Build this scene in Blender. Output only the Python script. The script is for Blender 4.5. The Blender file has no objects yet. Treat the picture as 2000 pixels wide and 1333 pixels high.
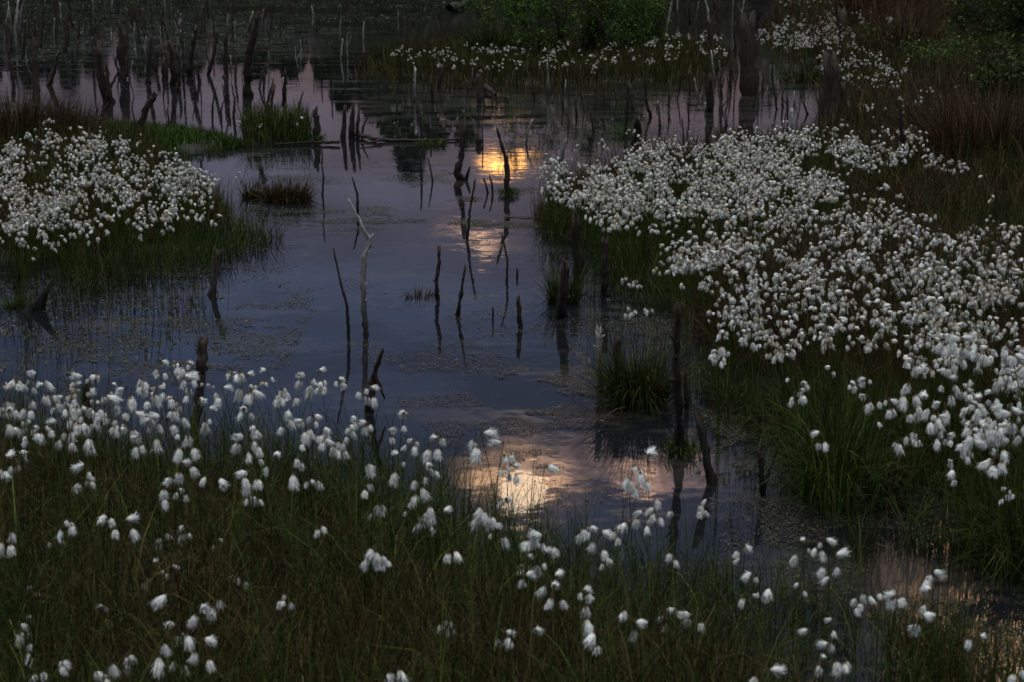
import bpy, math, random
import numpy as np
from mathutils import Matrix, Vector
random.seed(7)
rng = np.random.default_rng(11)
scn = bpy.context.scene
COL = scn.collection

# ------------------------------------------------------------------ camera
H = 1.8                      # eye height above the water
F = 3400.0                   # focal length in photo pixels (2000 wide)
HOR = -120.0                 # photo row of the horizon
P = math.atan((666.5 - HOR) / F)
cam = bpy.data.cameras.new('camera')
cam.sensor_width = 36; cam.lens = 36 * F / 2000
cam.clip_start = 0.05; cam.clip_end = 2000
cam.dof.use_dof = True; cam.dof.focus_distance = 8.5; cam.dof.aperture_fstop = 9
co = bpy.data.objects.new('camera', cam); COL.objects.link(co)
co.location = (0, 0, H); co.rotation_euler = (math.pi / 2 - P, 0, 0)
scn.camera = co
cp, sp = math.cos(P), math.sin(P)

def rays(x, y):
    xc = (np.asarray(x, float) - 1000) / F
    yc = -(np.asarray(y, float) - 666.5) / F
    return np.stack([xc, cp + yc * sp, -sp + yc * cp], -1)
def G(x, y, z=0.0):
    """point at height z seen at photo pixel x, y"""
    d = rays(x, y); t = (H - z) / -d[..., 2]
    p = d * t[..., None]; p[..., 2] += H
    return p
def atY(x, y, Y):
    d = rays(x, y); t = Y / d[..., 1]
    p = d * t[..., None]; p[..., 2] += H
    return p
def pix(p):
    p = np.asarray(p, float); q = p - np.array([0, 0, H])
    fw = q[..., 1] * cp - q[..., 2] * sp; up = q[..., 1] * sp + q[..., 2] * cp
    return 1000 + F * q[..., 0] / fw, 666.5 - F * up / fw
def scl(Y): return F / Y     # photo pixels per metre at distance Y

# ------------------------------------------------------------------ view
scn.view_settings.view_transform = 'Standard'
scn.view_settings.look = 'None'
scn.view_settings.exposure = 0.0
scn.view_settings.gamma = 1.0
scn.cycles.use_denoising = True
scn.cycles.max_bounces = 6
scn.cycles.diffuse_bounces = 3
scn.cycles.glossy_bounces = 3
scn.cycles.transmission_bounces = 2
scn.cycles.sample_clamp_indirect = 4

# ------------------------------------------------------------------ world
SUN_EL, SUN_PX = 17.3, (1030, 945)
W = bpy.data.worlds.new('World'); scn.world = W; W.use_nodes = True
nt = W.node_tree; nt.nodes.clear(); N = nt.nodes; L = nt.links
def nd(t, **k):
    n = N.new(t)
    for a, b in k.items(): setattr(n, a, b)
    return n
def vmath(op, a, b=None):
    n = nd('ShaderNodeVectorMath', operation=op)
    for i, v in enumerate((a, b)):
        if v is None: continue
        if isinstance(v, (tuple, list, float, int)): n.inputs[i].default_value = v
        else: L.new(v, n.inputs[i])
    return n
def mmath(op, a, b=None, c=None):
    n = nd('ShaderNodeMath', operation=op)
    for i, v in enumerate((a, b, c)):
        if v is None: continue
        if isinstance(v, (float, int)): n.inputs[i].default_value = v
        else: L.new(v, n.inputs[i])
    return n.outputs[0]
def mixc(bt, f, a, b):
    n = nd('ShaderNodeMix', data_type='RGBA', blend_type=bt); n.clamp_factor = False
    for i, v in ((0, f), (6, a), (7, b)):
        if isinstance(v, (float, int)): n.inputs[i].default_value = v
        elif isinstance(v, tuple): n.inputs[i].default_value = (*v, 1)
        else: L.new(v, n.inputs[i])
    return n.outputs[2]
out = nd('ShaderNodeOutputWorld'); bg = nd('ShaderNodeBackground')
tc = nd('ShaderNodeTexCoord').outputs['Generated']
sep = nd('ShaderNodeSeparateXYZ'); L.new(tc, sep.inputs[0])
ramp = nd('ShaderNodeValToRGB'); cr = ramp.color_ramp
stops = [(0.0, (.10, .088, .105)), (.075, (.105, .10, .14)), (.14, (.115, .142, .235)), (.22, (.085, .135, .26)),
         (.32, (.11, .15, .27)), (.48, (.22, .25, .34)), (.72, (.72, .77, .80)), (1.0, (3.15, 3.35, 3.35))]
cr.elements[0].position = 0; cr.elements[0].color = (*stops[0][1], 1)
cr.elements[1].position = 1; cr.elements[1].color = (*stops[-1][1], 1)
for p_, c_ in stops[1:-1]:
    e = cr.elements.new(p_); e.color = (*c_, 1)
L.new(sep.outputs[2], ramp.inputs[0])
# soft clouds, stretched sideways
st = vmath('MULTIPLY', tc, (2.2, 2.2, 9.0))
n1 = nd('ShaderNodeTexNoise'); n1.inputs['Scale'].default_value = 2.6; n1.inputs['Detail'].default_value = 6
n1.inputs['Roughness'].default_value = .55; n1.inputs['Distortion'].default_value = .6
L.new(st.outputs[0], n1.inputs['Vector'])
cl = nd('ShaderNodeMapRange', interpolation_type='SMOOTHSTEP'); L.new(n1.outputs[0], cl.inputs[0])
cl.inputs[1].default_value = .38; cl.inputs[2].default_value = .66; cl.inputs[3].default_value = .72; cl.inputs[4].default_value = 1.3
col = mixc('MULTIPLY', 1.0, ramp.outputs[0], cl.outputs[0])
# warm and glowing openings in the cloud towards the hidden sun
warp = nd('ShaderNodeTexNoise'); warp.inputs['Scale'].default_value = 22; warp.inputs['Detail'].default_value = 5
L.new(tc, warp.inputs['Vector'])
wv = vmath('SCALE', vmath('SUBTRACT', warp.outputs['Color'], (.5, .5, .5)).outputs[0]); wv.inputs['Scale'].default_value = .05
dirw = vmath('ADD', tc, wv.outputs[0]).outputs[0]
warp2 = nd('ShaderNodeTexNoise'); warp2.inputs['Scale'].default_value = 7; warp2.inputs['Detail'].default_value = 4
L.new(tc, warp2.inputs['Vector'])
wv2 = vmath('SCALE', vmath('SUBTRACT', warp2.outputs['Color'], (.5, .5, .5)).outputs[0]); wv2.inputs['Scale'].default_value = .22
dirw2 = vmath('ADD', tc, wv2.outputs[0]).outputs[0]
def refl(px, py):
    d = rays(px, py); d = d / np.linalg.norm(d); return (float(d[0]), float(d[1]), float(-d[2]))
def blob(px, py, rx, ry, colour, gain, soft=1.0, src=None):
    c = refl(px, py)
    v = vmath('SUBTRACT', src or dirw, c).outputs[0]
    v = vmath('MULTIPLY', v, (F / rx, 1.0, F / ry)).outputs[0]
    ln = vmath('LENGTH', v).outputs['Value']
    e = mmath('EXPONENT', mmath('MULTIPLY', mmath('POWER', ln, 2.0), -1.0 / soft))
    return e, tuple(g * gain for g in colour)
GLOWS = [
    (1250, 230, 420, 190, (1.0, .55, .60), .045, 1, dirw2),      # pink veil over the right half
    (1430, 960, 220, 110, (1.0, .62, .64), .09, 1, dirw2),
    (1000, 308, 36, 11, (1.0, .46, .10), 7.5, 1, None),
    (945, 458, 36, 9, (1.0, .58, .34), 2.6, 1, None),
    (1015, 948, 76, 38, (1.0, .58, .30), 7.0, 1, None),
    (1290, 918, 60, 26, (1.0, .56, .34), 4.0, 1, None),
    (1115, 905, 80, 26, (1.0, .60, .42), 1.0, 1, None),
    (1960, 1210, 110, 150, (1.0, .56, .28), 14.0, 1, None),
]
gm = vmath('MULTIPLY', tc, (1.0, 1.0, 1.9))
gn = nd('ShaderNodeTexNoise'); gn.inputs['Scale'].default_value = 30; gn.inputs['Detail'].default_value = 5; gn.inputs['Roughness'].default_value = .6
L.new(gm.outputs[0], gn.inputs['Vector'])
gr = nd('ShaderNodeMapRange', interpolation_type='SMOOTHSTEP'); L.new(gn.outputs[0], gr.inputs[0])
gr.inputs[1].default_value = .40; gr.inputs[2].default_value = .60; gr.inputs[3].default_value = .25; gr.inputs[4].default_value = 1.5
for g in GLOWS:
    e, c = blob(*g[:6], soft=g[6], src=g[7])
    if g[7] is None: e = mmath('MULTIPLY', e, gr.outputs[0])
    col = mixc('ADD', e, col, c)
sky = nd('ShaderNodeTexSky', sky_type='NISHITA', sun_disc=False)
sky.sun_elevation = math.radians(4); sky.sun_rotation = math.radians(0); sky.air_density = 1.4; sky.dust_density = 2
skyc = mixc('MULTIPLY', 1.0, sky.outputs[0], (.002, .002, .002))
col = mixc('ADD', 1.0, col, skyc)
L.new(col, bg.inputs[0]); bg.inputs[1].default_value = 1.0
L.new(bg.outputs[0], out.inputs[0])

# the sun itself, a dull disc behind thin cloud
sl = bpy.data.lights.new('sun', 'SUN'); sl.energy = .0025; sl.angle = math.radians(1.6); sl.color = (1, .74, .48)
so = bpy.data.objects.new('sun', sl); COL.objects.link(so)
so.rotation_euler = (-Vector(refl(1022, 962))).to_track_quat('-Z', 'Y').to_euler()

# ------------------------------------------------------------------ helpers
def mesh_np(name, v, q, col=None, mat=None, smooth=True):
    v = np.ascontiguousarray(v, np.float32).reshape(-1, 3); q = np.ascontiguousarray(q, np.int32).reshape(-1, 4)
    me = bpy.data.meshes.new(name)
    me.vertices.add(len(v)); me.vertices.foreach_set('co', v.ravel())
    me.loops.add(q.size); me.loops.foreach_set('vertex_index', q.ravel())
    me.polygons.add(len(q)); me.polygons.foreach_set('loop_start', np.arange(0, q.size, 4, dtype=np.int32))
    me.update(calc_edges=True)
    if smooth: me.polygons.foreach_set('use_smooth', np.ones(len(q), bool))
    if col is not None:
        a = me.color_attributes.new('tint', 'FLOAT_COLOR', 'POINT')
        c = np.ones((len(v), 4), np.float32); c[:, :3] = col
        a.data.foreach_set('color', c.ravel())
    if mat: me.materials.append(mat)
    return me
def link(name, me, parent=None):
    o = bpy.data.objects.new(name, me); COL.objects.link(o)
    if parent: o.parent = parent
    return o
def tag(o, label=None, cat=None, group=None, kind=None):
    if label: o['label'] = label
    if cat: o['category'] = cat
    if group: o['group'] = group
    if kind: o['kind'] = kind
    return o
def empty(name, loc):
    o = bpy.data.objects.new(name, None); COL.objects.link(o); o.location = loc
    o.empty_display_size = .1
    return o

_P = rng.random((256, 256))
def vnoise(x, y):
    xi = np.floor(x).astype(int); yi = np.floor(y).astype(int); fx = x - xi; fy = y - yi
    fx = fx * fx * (3 - 2 * fx); fy = fy * fy * (3 - 2 * fy)
    g = lambda a, b: _P[a & 255, b & 255]
    return (g(xi, yi) * (1 - fx) + g(xi + 1, yi) * fx) * (1 - fy) + (g(xi, yi + 1) * (1 - fx) + g(xi + 1, yi + 1) * fx) * fy
def fbm(x, y, o=4):
    s = 0; a = .5; t = 0
    for i in range(o):
        s = s + a * vnoise(x * 2 ** i + 17 * i, y * 2 ** i + 31 * i); t += a; a *= .5
    return s / t
def inpoly(x, y, poly):
    c = np.zeros(np.shape(x), bool); n = len(poly); j = n - 1
    for i in range(n):
        xi, yi = poly[i]; xj, yj = poly[j]
        if yi != yj:
            c ^= ((yi > y) != (yj > y)) & (x < (xj - xi) * (y - yi) / (yj - yi) + xi)
        j = i
    return c
def sample(poly, n, pw=0.0, noise=None, edge=0):
    """n photo pixels inside a polygon, crowded towards the top by pw; noise=(scale, threshold)"""
    P_ = np.array(poly, float); lo = P_.min(0); hi = P_.max(0); X = []; Y = []; k = 0
    while k < n:
        m = max(4 * n, 1000)
        x = rng.uniform(lo[0], hi[0], m); y = rng.uniform(lo[1], hi[1], m)
        ok = inpoly(x, y, poly)
        if pw: ok &= rng.random(m) < ((lo[1] - HOR) / (y - HOR)) ** pw
        if noise:
            w = G(x, y); f = fbm(w[:, 0] * noise[0] + 50, w[:, 1] * noise[0] * (1.2 if edge == 45 else .6) + 50)
            ok &= f + rng.normal(0, .04, m) > noise[1] + (.16 * np.exp(-polydist(x, y, poly) / edge) if edge else 0)
        X.append(x[ok]); Y.append(y[ok]); k += ok.sum()
        if ok.sum() == 0: break
    return np.concatenate(X)[:n], np.concatenate(Y)[:n]

# ------------------------------------------------------------------ materials
def mat(name, rough=.7, spec=.3, base=(.5, .5, .5), attr=False, bump=None, trans=0.0, noise_mul=None):
    m = bpy.data.materials.new(name); m.use_nodes = True; t = m.node_tree
    b = t.nodes['Principled BSDF']; b.inputs['Roughness'].default_value = rough
    b.inputs['Specular IOR Level'].default_value = spec
    src = None
    if attr:
        a = t.nodes.new('ShaderNodeVertexColor'); a.layer_name = 'tint'; src = a.outputs[0]
    else:
        r = t.nodes.new('ShaderNodeRGB'); r.outputs[0].default_value = (*base, 1); src = r.outputs[0]
    tcn = t.nodes.new('ShaderNodeTexCoord')
    if noise_mul:
        sc_, vec, lo, hi = noise_mul
        mp = t.nodes.new('ShaderNodeMapping'); mp.inputs['Scale'].default_value = vec
        t.links.new(tcn.outputs['Object'], mp.inputs[0])
        nz = t.nodes.new('ShaderNodeTexNoise'); nz.inputs['Scale'].default_value = sc_; nz.inputs['Detail'].default_value = 5
        t.links.new(mp.outputs[0], nz.inputs['Vector'])
        mr = t.nodes.new('ShaderNodeMapRange'); mr.inputs[1].default_value = .3; mr.inputs[2].default_value = .7
        mr.inputs[3].default_value = lo; mr.inputs[4].default_value = hi
        t.links.new(nz.outputs[0], mr.inputs[0])
        mx = t.nodes.new('ShaderNodeMix'); mx.data_type = 'RGBA'; mx.blend_type = 'MULTIPLY'; mx.inputs[0].default_value = 1
        t.links.new(src, mx.inputs[6]); t.links.new(mr.outputs[0], mx.inputs[7]); src = mx.outputs[2]
        if bump:
            bp = t.nodes.new('ShaderNodeBump'); bp.inputs['Strength'].default_value = bump[0]; bp.inputs['Distance'].default_value = bump[1]
            t.links.new(nz.outputs[0], bp.inputs['Height']); t.links.new(bp.outputs[0], b.inputs['Normal'])
    t.links.new(src, b.inputs['Base Color'])
    if trans:
        tr = t.nodes.new('ShaderNodeBsdfTranslucent'); t.links.new(src, tr.inputs[0])
        ms = t.nodes.new('ShaderNodeMixShader'); ms.inputs[0].default_value = trans
        o = t.nodes['Material Output']
        t.links.new(b.outputs[0], ms.inputs[1]); t.links.new(tr.outputs[0], ms.inputs[2]); t.links.new(ms.outputs[0], o.inputs[0])
    return m
M_blade = mat('grass_blade', .6, .08, attr=True, trans=.15)
M_leaf = mat('leaf', .6, .08, attr=True, trans=.2)
M_cot = mat('cotton', .9, .05, attr=True, trans=.25)
M_stem = mat('stem', .6, .2, attr=True)
M_wood = mat('dead_wood', .8, .2, attr=True, noise_mul=(9, (9, 9, .9), .35, 1.5), bump=(.9, .02))
M_moss = mat('moss', .9, .1, attr=True)
M_weed = mat('floating_weed', .5, .3, attr=True)
M_peat = mat('peat', .8, .3, base=(.016, .013, .009), noise_mul=(6, (1, 1, 1), .4, 1.6), bump=(.8, .05))

wm = bpy.data.materials.new('bog_water'); wm.use_nodes = True; t = wm.node_tree
b = t.nodes['Principled BSDF']
b.inputs['IOR'].default_value = 1.333; b.inputs['Roughness'].default_value = .03
tcn = t.nodes.new('ShaderNodeTexCoord')
def wn(scale, vec, detail=3):
    mp = t.nodes.new('ShaderNodeMapping'); mp.inputs['Scale'].default_value = vec
    t.links.new(tcn.outputs['Object'], mp.inputs[0])
    nz = t.nodes.new('ShaderNodeTexNoise'); nz.inputs['Scale'].default_value = scale; nz.inputs['Detail'].default_value = detail
    t.links.new(mp.outputs[0], nz.inputs['Vector']); return nz.outputs[0]
big = wn(.35, (1, .5, 1)); fine = wn(5.0, (1, .8, 1)); mid = wn(1.2, (1, .7, 1))
mr = t.nodes.new('ShaderNodeMapRange'); mr.inputs[1].default_value = .4; mr.inputs[2].default_value = .65
mr.inputs[3].default_value = .03; mr.inputs[4].default_value = .3
t.links.new(big, mr.inputs[0])
bp = t.nodes.new('ShaderNodeBump'); bp.inputs['Distance'].default_value = .006
t.links.new(mr.outputs[0], bp.inputs['Strength']); t.links.new(fine, bp.inputs['Height'])
bp2 = t.nodes.new('ShaderNodeBump'); bp2.inputs['Distance'].default_value = .008; bp2.inputs['Strength'].default_value = .07
t.links.new(mid, bp2.inputs['Height']); t.links.new(bp.outputs[0], bp2.inputs['Normal'])
t.links.new(bp2.outputs[0], b.inputs['Normal'])
rr = t.nodes.new('ShaderNodeMapRange'); rr.inputs[1].default_value = .4; rr.inputs[2].default_value = .7
rr.inputs[3].default_value = .01; rr.inputs[4].default_value = .05
t.links.new(big, rr.inputs[0]); t.links.new(rr.outputs[0], b.inputs['Roughness'])

# a film of dust and algae: streaks everywhere, closed in the far water and in the lower right corner
def tm(op, *a):
    n = t.nodes.new('ShaderNodeMath'); n.operation = op
    for i, v in enumerate(a):
        if isinstance(v, (int, float)): n.inputs[i].default_value = v
        else: t.links.new(v, n.inputs[i])
    return n.outputs[0]
def sstep(v, lo, hi):
    n = t.nodes.new('ShaderNodeMapRange'); n.interpolation_type = 'SMOOTHSTEP'; t.links.new(v, n.inputs[0])
    n.inputs[1].default_value = lo; n.inputs[2].default_value = hi; return n.outputs[0]
sx = t.nodes.new('ShaderNodeSeparateXYZ'); t.links.new(tcn.outputs['Object'], sx.inputs[0]); OX, OY = sx.outputs[0], sx.outputs[1]
isl = tm('MULTIPLY', sstep(OX, -2.6, -.8), sstep(OY, 15.5, 19.5))
farf = sstep(OY, 23, 31)
corner = tm('MULTIPLY', sstep(tm('SUBTRACT', OX, tm('MULTIPLY', OY, .13)), -.25, .3), sstep(tm('SUBTRACT', 9.5, OY), 0, 2.5))
streak = wn(1.6, (.7, 1.5, 1), 7); fl = wn(14, (.8, 1.3, 1), 4)
fm = tm('ADD', tm('ADD', tm('MULTIPLY', isl, .16), tm('MULTIPLY', farf, .2)), tm('MULTIPLY', corner, .07))
fm = tm('ADD', tm('ADD', streak, fm), tm('MULTIPLY', tm('SUBTRACT', fl, .5), .5))
film = sstep(fm, .535, .68)
mxf = t.nodes.new('ShaderNodeMix'); mxf.data_type = 'RGBA'; t.links.new(film, mxf.inputs[0])
mxf.inputs[6].default_value = (.006, .0065, .008, 1); mxf.inputs[7].default_value = (.021, .019, .017, 1)
t.links.new(mxf.outputs[2], b.inputs['Base Color'])
t.links.new(tm('ADD', rr.outputs[0], tm('MULTIPLY', film, .06)), b.inputs['Roughness'])

# ------------------------------------------------------------------ banks (photo pixels on the ground)
BANK = {
 'fore': [(-900, 880), (0, 900), (250, 920), (450, 955), (650, 990), (800, 1050), (900, 1120), (1000, 1190), (1150, 1260), (1400, 1340), (1540, 1420), (1600, 1600), (1650, 2600), (-2400, 2600)],
 'left': [(-500, 535), (0, 525), (110, 515), (230, 493), (340, 474), (430, 450), (455, 418), (400, 370), (320, 330), (330, 306), (480, 288), (470, 276), (400, 264), (300, 256), (200, 250), (190, 215), (100, 200), (-500, 195)],
 'island': [(705, 128), (760, 152), (900, 163), (1100, 166), (1300, 162), (1400, 146), (1430, 112), (1380, 92), (1200, 84), (1000, 84), (860, 90), (730, 105)],
 'right': [(1035, 425), (1060, 470), (1200, 492), (1310, 505), (1360, 560), (1350, 650), (1400, 700), (1530, 740), (1680, 790), (1800, 850), (1900, 900), (2050, 920), (3200, 950), (3200, -60), (1680, -75), (1560, -40), (1500, 20), (1480, 85), (1540, 112), (1590, 140), (1600, 200), (1600, 262), (1530, 290), (1350, 312), (1200, 340), (1090, 380)],
}
BW = {k: [tuple(G(x, y)[:2]) for x, y in v] for k, v in BANK.items()}
def polydist(x, y, poly):
    d = np.full(x.shape, 1e9); n = len(poly)
    for i in range(n):
        ax, ay = poly[i]; bx, by = poly[(i + 1) % n]; vx, vy = bx - ax, by - ay
        u = np.clip(((x - ax) * vx + (y - ay) * vy) / (vx * vx + vy * vy + 1e-9), 0, 1)
        d = np.minimum(d, np.hypot(x - ax - u * vx, y - ay - u * vy))
    return d
def ground_z(x, y):
    z = np.full(x.shape, -.25)
    for p in BW.values():
        d = polydist(x, y, p); s = np.where(inpoly(x, y, p), d, -d) + (fbm(x * 1.5, y * 1.5) - .5) * .5
        z = np.maximum(z, -.25 + .28 * np.clip((s + .35) / .6, 0, 1) + .05 * np.clip(s, 0, 1) * fbm(x * 3, y * 3))
    return z
gx = np.concatenate([-np.geomspace(450, 14, 26), np.linspace(-13.4, 13.4, 170), np.geomspace(14, 450, 26)])
gy = np.concatenate([-np.geomspace(300, 3, 12), np.linspace(-2, 2.6, 6), np.geomspace(3, 60, 260), np.geomspace(62, 700, 30)])
XX, YY = np.meshgrid(gx, gy); ZZ = ground_z(XX, YY)
far = np.clip((YY - 58) / 10, 0, 1); ZZ = ZZ * (1 - far) + .25 * far      # the far shore under the wood
r_, c_ = XX.shape; idx = np.arange(r_ * c_).reshape(r_, c_)
q = np.stack([idx[:-1, :-1], idx[:-1, 1:], idx[1:, 1:], idx[1:, :-1]], -1).reshape(-1, 4)
g = link('ground', mesh_np('ground', np.stack([XX, YY, ZZ], -1), q, mat=M_peat)); tag(g, kind='structure')
wv_ = np.array([[-500, -350, 0], [500, -350, 0], [500, 750, 0], [-500, 750, 0]], float)
w = link('water', mesh_np('water', wv_, [[0, 1, 2, 3]], mat=wm, smooth=False)); tag(w, kind='structure')

# ------------------------------------------------------------------ blades
def blades(base, Ln, wid, col, th0=.12, curl=.9, seg=4, droop=None, az=None):
    n = len(base); az = rng.uniform(0, 2 * math.pi, n) if az is None else az
    th = np.abs(rng.normal(0, th0, n)); k = np.abs(rng.normal(0, curl, n))
    if droop is not None: k = np.where(rng.random(n) < droop, k + rng.uniform(1.2, 2.6, n), k)
    dx, dy = np.cos(az), np.sin(az); tw = az + math.pi / 2 + rng.normal(0, .6, n)
    wx, wy = np.cos(tw), np.sin(tw)
    p = base.copy(); V = []; wl = [1, .95, .8, .55, .12] if seg == 4 else ([1, .8, .12] if seg == 2 else [1, .9, .6, .12])
    for i in range(seg + 1):
        ww = (wid * wl[i] / 2)[:, None] * np.stack([wx, wy, wx * 0], -1)
        V += [p - ww, p + ww]
        a = th + k * ((i + .5) / seg) ** 1.5; s = Ln / seg
        p = p + np.stack([np.sin(a) * dx * s, np.sin(a) * dy * s, np.cos(a) * s], -1)
    V = np.stack(V, 1)                         # n, 2(seg+1), 3
    o = np.arange(n)[:, None] * (2 * (seg + 1))
    Q = np.concatenate([np.stack([o + 2 * i, o + 2 * i + 1, o + 2 * i + 3, o + 2 * i + 2], -1) for i in range(seg)], 1)
    C = np.repeat(col[:, None, :], 2 * (seg + 1), 1)
    return V.reshape(-1, 3), Q.reshape(-1, 4), C.reshape(-1, 3)
def merge(parts):
    V, Q, C, k = [], [], [], 0
    for v, q, c in parts:
        V.append(v); Q.append(q + k); C.append(c); k += len(v)
    return np.concatenate(V), np.concatenate(Q), np.concatenate(C)
GREEN = [(.034, .066, .009), (.048, .08, .012), (.028, .055, .01), (.075, .088, .016)]
OLIVE = [(.042, .058, .01), (.066, .064, .016), (.085, .066, .022), (.03, .048, .01)]
BROWN = [(.10, .052, .022), (.065, .038, .018), (.15, .10, .05), (.05, .03, .016)]
RUST = [(.088, .046, .026), (.07, .038, .022), (.11, .066, .036), (.055, .034, .02)]
LIME = [(.06, .115, .016), (.05, .09, .014), (.08, .13, .024)]
def pick(pal, n, w2=None, frac=0.0):
    c = np.array(pal)[rng.integers(0, len(pal), n)]
    if w2 is not None:
        m = rng.random(n) < frac; c[m] = np.array(w2)[rng.integers(0, len(w2), m.sum())]
    return c * .50 * np.exp(rng.normal(0, .55, (n, 1)))
def turf(poly, n, L0, L1, pal, pal2=None, frac=.2, pw=.6, noise=None, wid=.0026, tuft=0, **k):
    if tuft:
        x, y = sample(poly, max(1, n // tuft), pw, noise); b0 = G(x, y)
        b0 = np.repeat(b0, tuft, 0); s = rng.normal(0, .035, (len(b0), 2)); b0[:, :2] += s
        az = np.arctan2(s[:, 1], s[:, 0]) + rng.normal(0, .7, len(b0)); k['az'] = az
    else:
        x, y = sample(poly, n, pw, noise); b0 = G(x, y)
    n = len(b0); b0[:, 2] = np.maximum(ground_z(b0[:, 0], b0[:, 1]) - .01, -.04)
    patch = fbm(b0[:, 0] * .9 + 9, b0[:, 1] * .9 + 9)
    Ln = rng.uniform(L0, L1, n) * (.65 + .7 * patch)
    f = np.clip(frac + (fbm(b0[:, 0] * 1.3, b0[:, 1] * 1.3) - .5) * 2.2, 0, 1)
    c = pick(pal, n)
    if pal2 is not None:
        m = rng.random(n) < f; c2 = pick(pal2, n); c[m] = c2[m]
    wd = np.maximum(wid * rng.uniform(.6, 1.3, n), .00042 * b0[:, 1])
    return blades(b0, Ln, wd, c, **k)
def stuff(name, label, parts, m=None):
    v, q, c = merge(parts)
    return tag(link(name, mesh_np(name, v, q, c, m or M_blade)), label, 'grass' if 'grass' in name or 'reed' in name else 'plants', kind='stuff')

FORE = [(-260, 880), (0, 900), (250, 920), (450, 955), (650, 990), (800, 1050), (900, 1120), (1000, 1190), (1150, 1260), (1400, 1340), (1560, 1440), (1650, 1700), (-200, 1700)]
FMAR = [(-100, 800), (200, 815), (450, 850), (700, 890), (850, 950), (1000, 1040), (1200, 1090), (1450, 1140), (1650, 1180), (1850, 1260), (1950, 1500), (1500, 1500), (1000, 1250), (700, 1050), (-100, 960)]
stuff('marsh_grass', 'dark tangled green and brown grass of the near bank along the bottom', [
    turf(FORE, 60000, .14, .36, OLIVE, BROWN, .35, pw=.5, curl=1.4, droop=.55, th0=.4),
    turf(FORE, 11000, .28, .46, GREEN, OLIVE, .4, pw=.3, curl=1.0, droop=.35, th0=.15, wid=.0034),
    turf(FMAR, 4600, .1, .36, GREEN, OLIVE, .4, pw=.3, curl=.9, droop=.35, th0=.2, noise=(1.5, .46)),
    turf([(700, 1150), (1400, 1150), (1800, 1230), (1850, 1600), (700, 1600)], 7000, .08, .28, OLIVE, BROWN, .45, pw=.3, curl=1.2, droop=.5, th0=.35, noise=(1.1, .42))])
RGT = [(1040, 425), (1065, 468), (1200, 490), (1310, 505), (1360, 560), (1350, 650), (1400, 700), (1530, 740), (1680, 790), (1800, 850), (1900, 900), (2150, 920), (2150, 250), (1800, 250), (1600, 262), (1530, 290), (1350, 312), (1200, 340), (1090, 380)]
stuff('bank_grass', 'dark green and rusty grass under the cotton tufts of the right bank', [
    turf(RGT, 52000, .14, .33, OLIVE, RUST, .35, pw=1.0, curl=.8, droop=.25, th0=.18),
    turf([(1350, 560), (2150, 560), (2150, 930), (1900, 905), (1680, 800), (1530, 745), (1390, 690)], 14000, .2, .42, OLIVE, RUST, .4, pw=.4, curl=1.0, droop=.4, th0=.25, wid=.003),
    turf([(1600, 180), (1950, 100), (2150, 200), (2150, 420), (1700, 330), (1600, 262)], 14000, .2, .42, OLIVE, RUST, .5, pw=.6, curl=.8, droop=.25, th0=.2)])
stuff('water_reeds', 'long dark reeds standing in the water at lower right', [
    turf([(1340, 740), (1500, 780), (1750, 880), (1700, 960), (1560, 900), (1400, 820)], 1500, .12, .34, GREEN, OLIVE, .4, pw=.2, curl=.9, droop=.3, noise=(1.2, .45)),
    turf([(1540, 820), (1800, 860), (2100, 900), (2100, 1150), (1880, 1150), (1700, 1090), (1570, 980)], 10500, .18, .46, GREEN, OLIVE, .25, pw=.2, curl=.9, droop=.4, wid=.0034, th0=.16, noise=(1.6, .44), tuft=7),
    turf([(1650, 1060), (2100, 1130), (2100, 1500), (1800, 1400)], 1500, .08, .26, GREEN, BROWN, .4, pw=.2, curl=1.0, droop=.3, noise=(1.4, .5)),
    turf([(1150, 480), (1330, 510), (1340, 640), (1250, 600), (1180, 560)], 900, .12, .3, GREEN, OLIVE, .4, pw=.3, th0=.2, noise=(1.5, .42))])
LFT = [(-200, 530), (0, 520), (110, 510), (230, 490), (340, 470), (430, 448), (455, 420), (400, 375), (320, 330), (300, 290), (-200, 285)]
stuff('shore_grass', 'dark green grass under the white tufts of the left bank', [
    turf(LFT, 26000, .12, .30, OLIVE, BROWN, .2, pw=.8, curl=.8, droop=.3, th0=.18),
    turf([(-60, 540), (300, 500), (480, 440), (560, 470), (400, 530), (150, 590), (-60, 620)], 2200, .08, .26, GREEN, OLIVE, .4, pw=.3, noise=(1.5, .45), th0=.3)])
stuff('bright_grass', 'short bright green grass on the low spit behind the left bank', [
    turf([(190, 250), (300, 256), (400, 266), (480, 280), (478, 290), (400, 297), (310, 305), (200, 300)], 9000, .05, .13, LIME, GREEN, .25, pw=0, th0=.3, noise=(1.1, .3)),
    turf([(470, 230), (600, 225), (612, 285), (480, 290)], 900, .12, .34, GREEN, OLIVE, .3, pw=0, th0=.12)])
ISL = [(705, 128), (760, 152), (900, 163), (1100, 166), (1300, 162), (1400, 146), (1430, 112), (1380, 92), (1200, 84), (1000, 84), (860, 90), (730, 105)]
stuff('island_grass', 'olive grass of the low island in the pool', [
    turf(ISL, 26000, .10, .28, OLIVE, RUST, .25, pw=.3, th0=.14, curl=.7, seg=3),
    turf([(690, 125), (760, 160), (1420, 165), (1440, 120), (1440, 175), (900, 180), (700, 160)], 800, .08, .25, OLIVE, BROWN, .3, pw=0, seg=3)])
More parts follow.
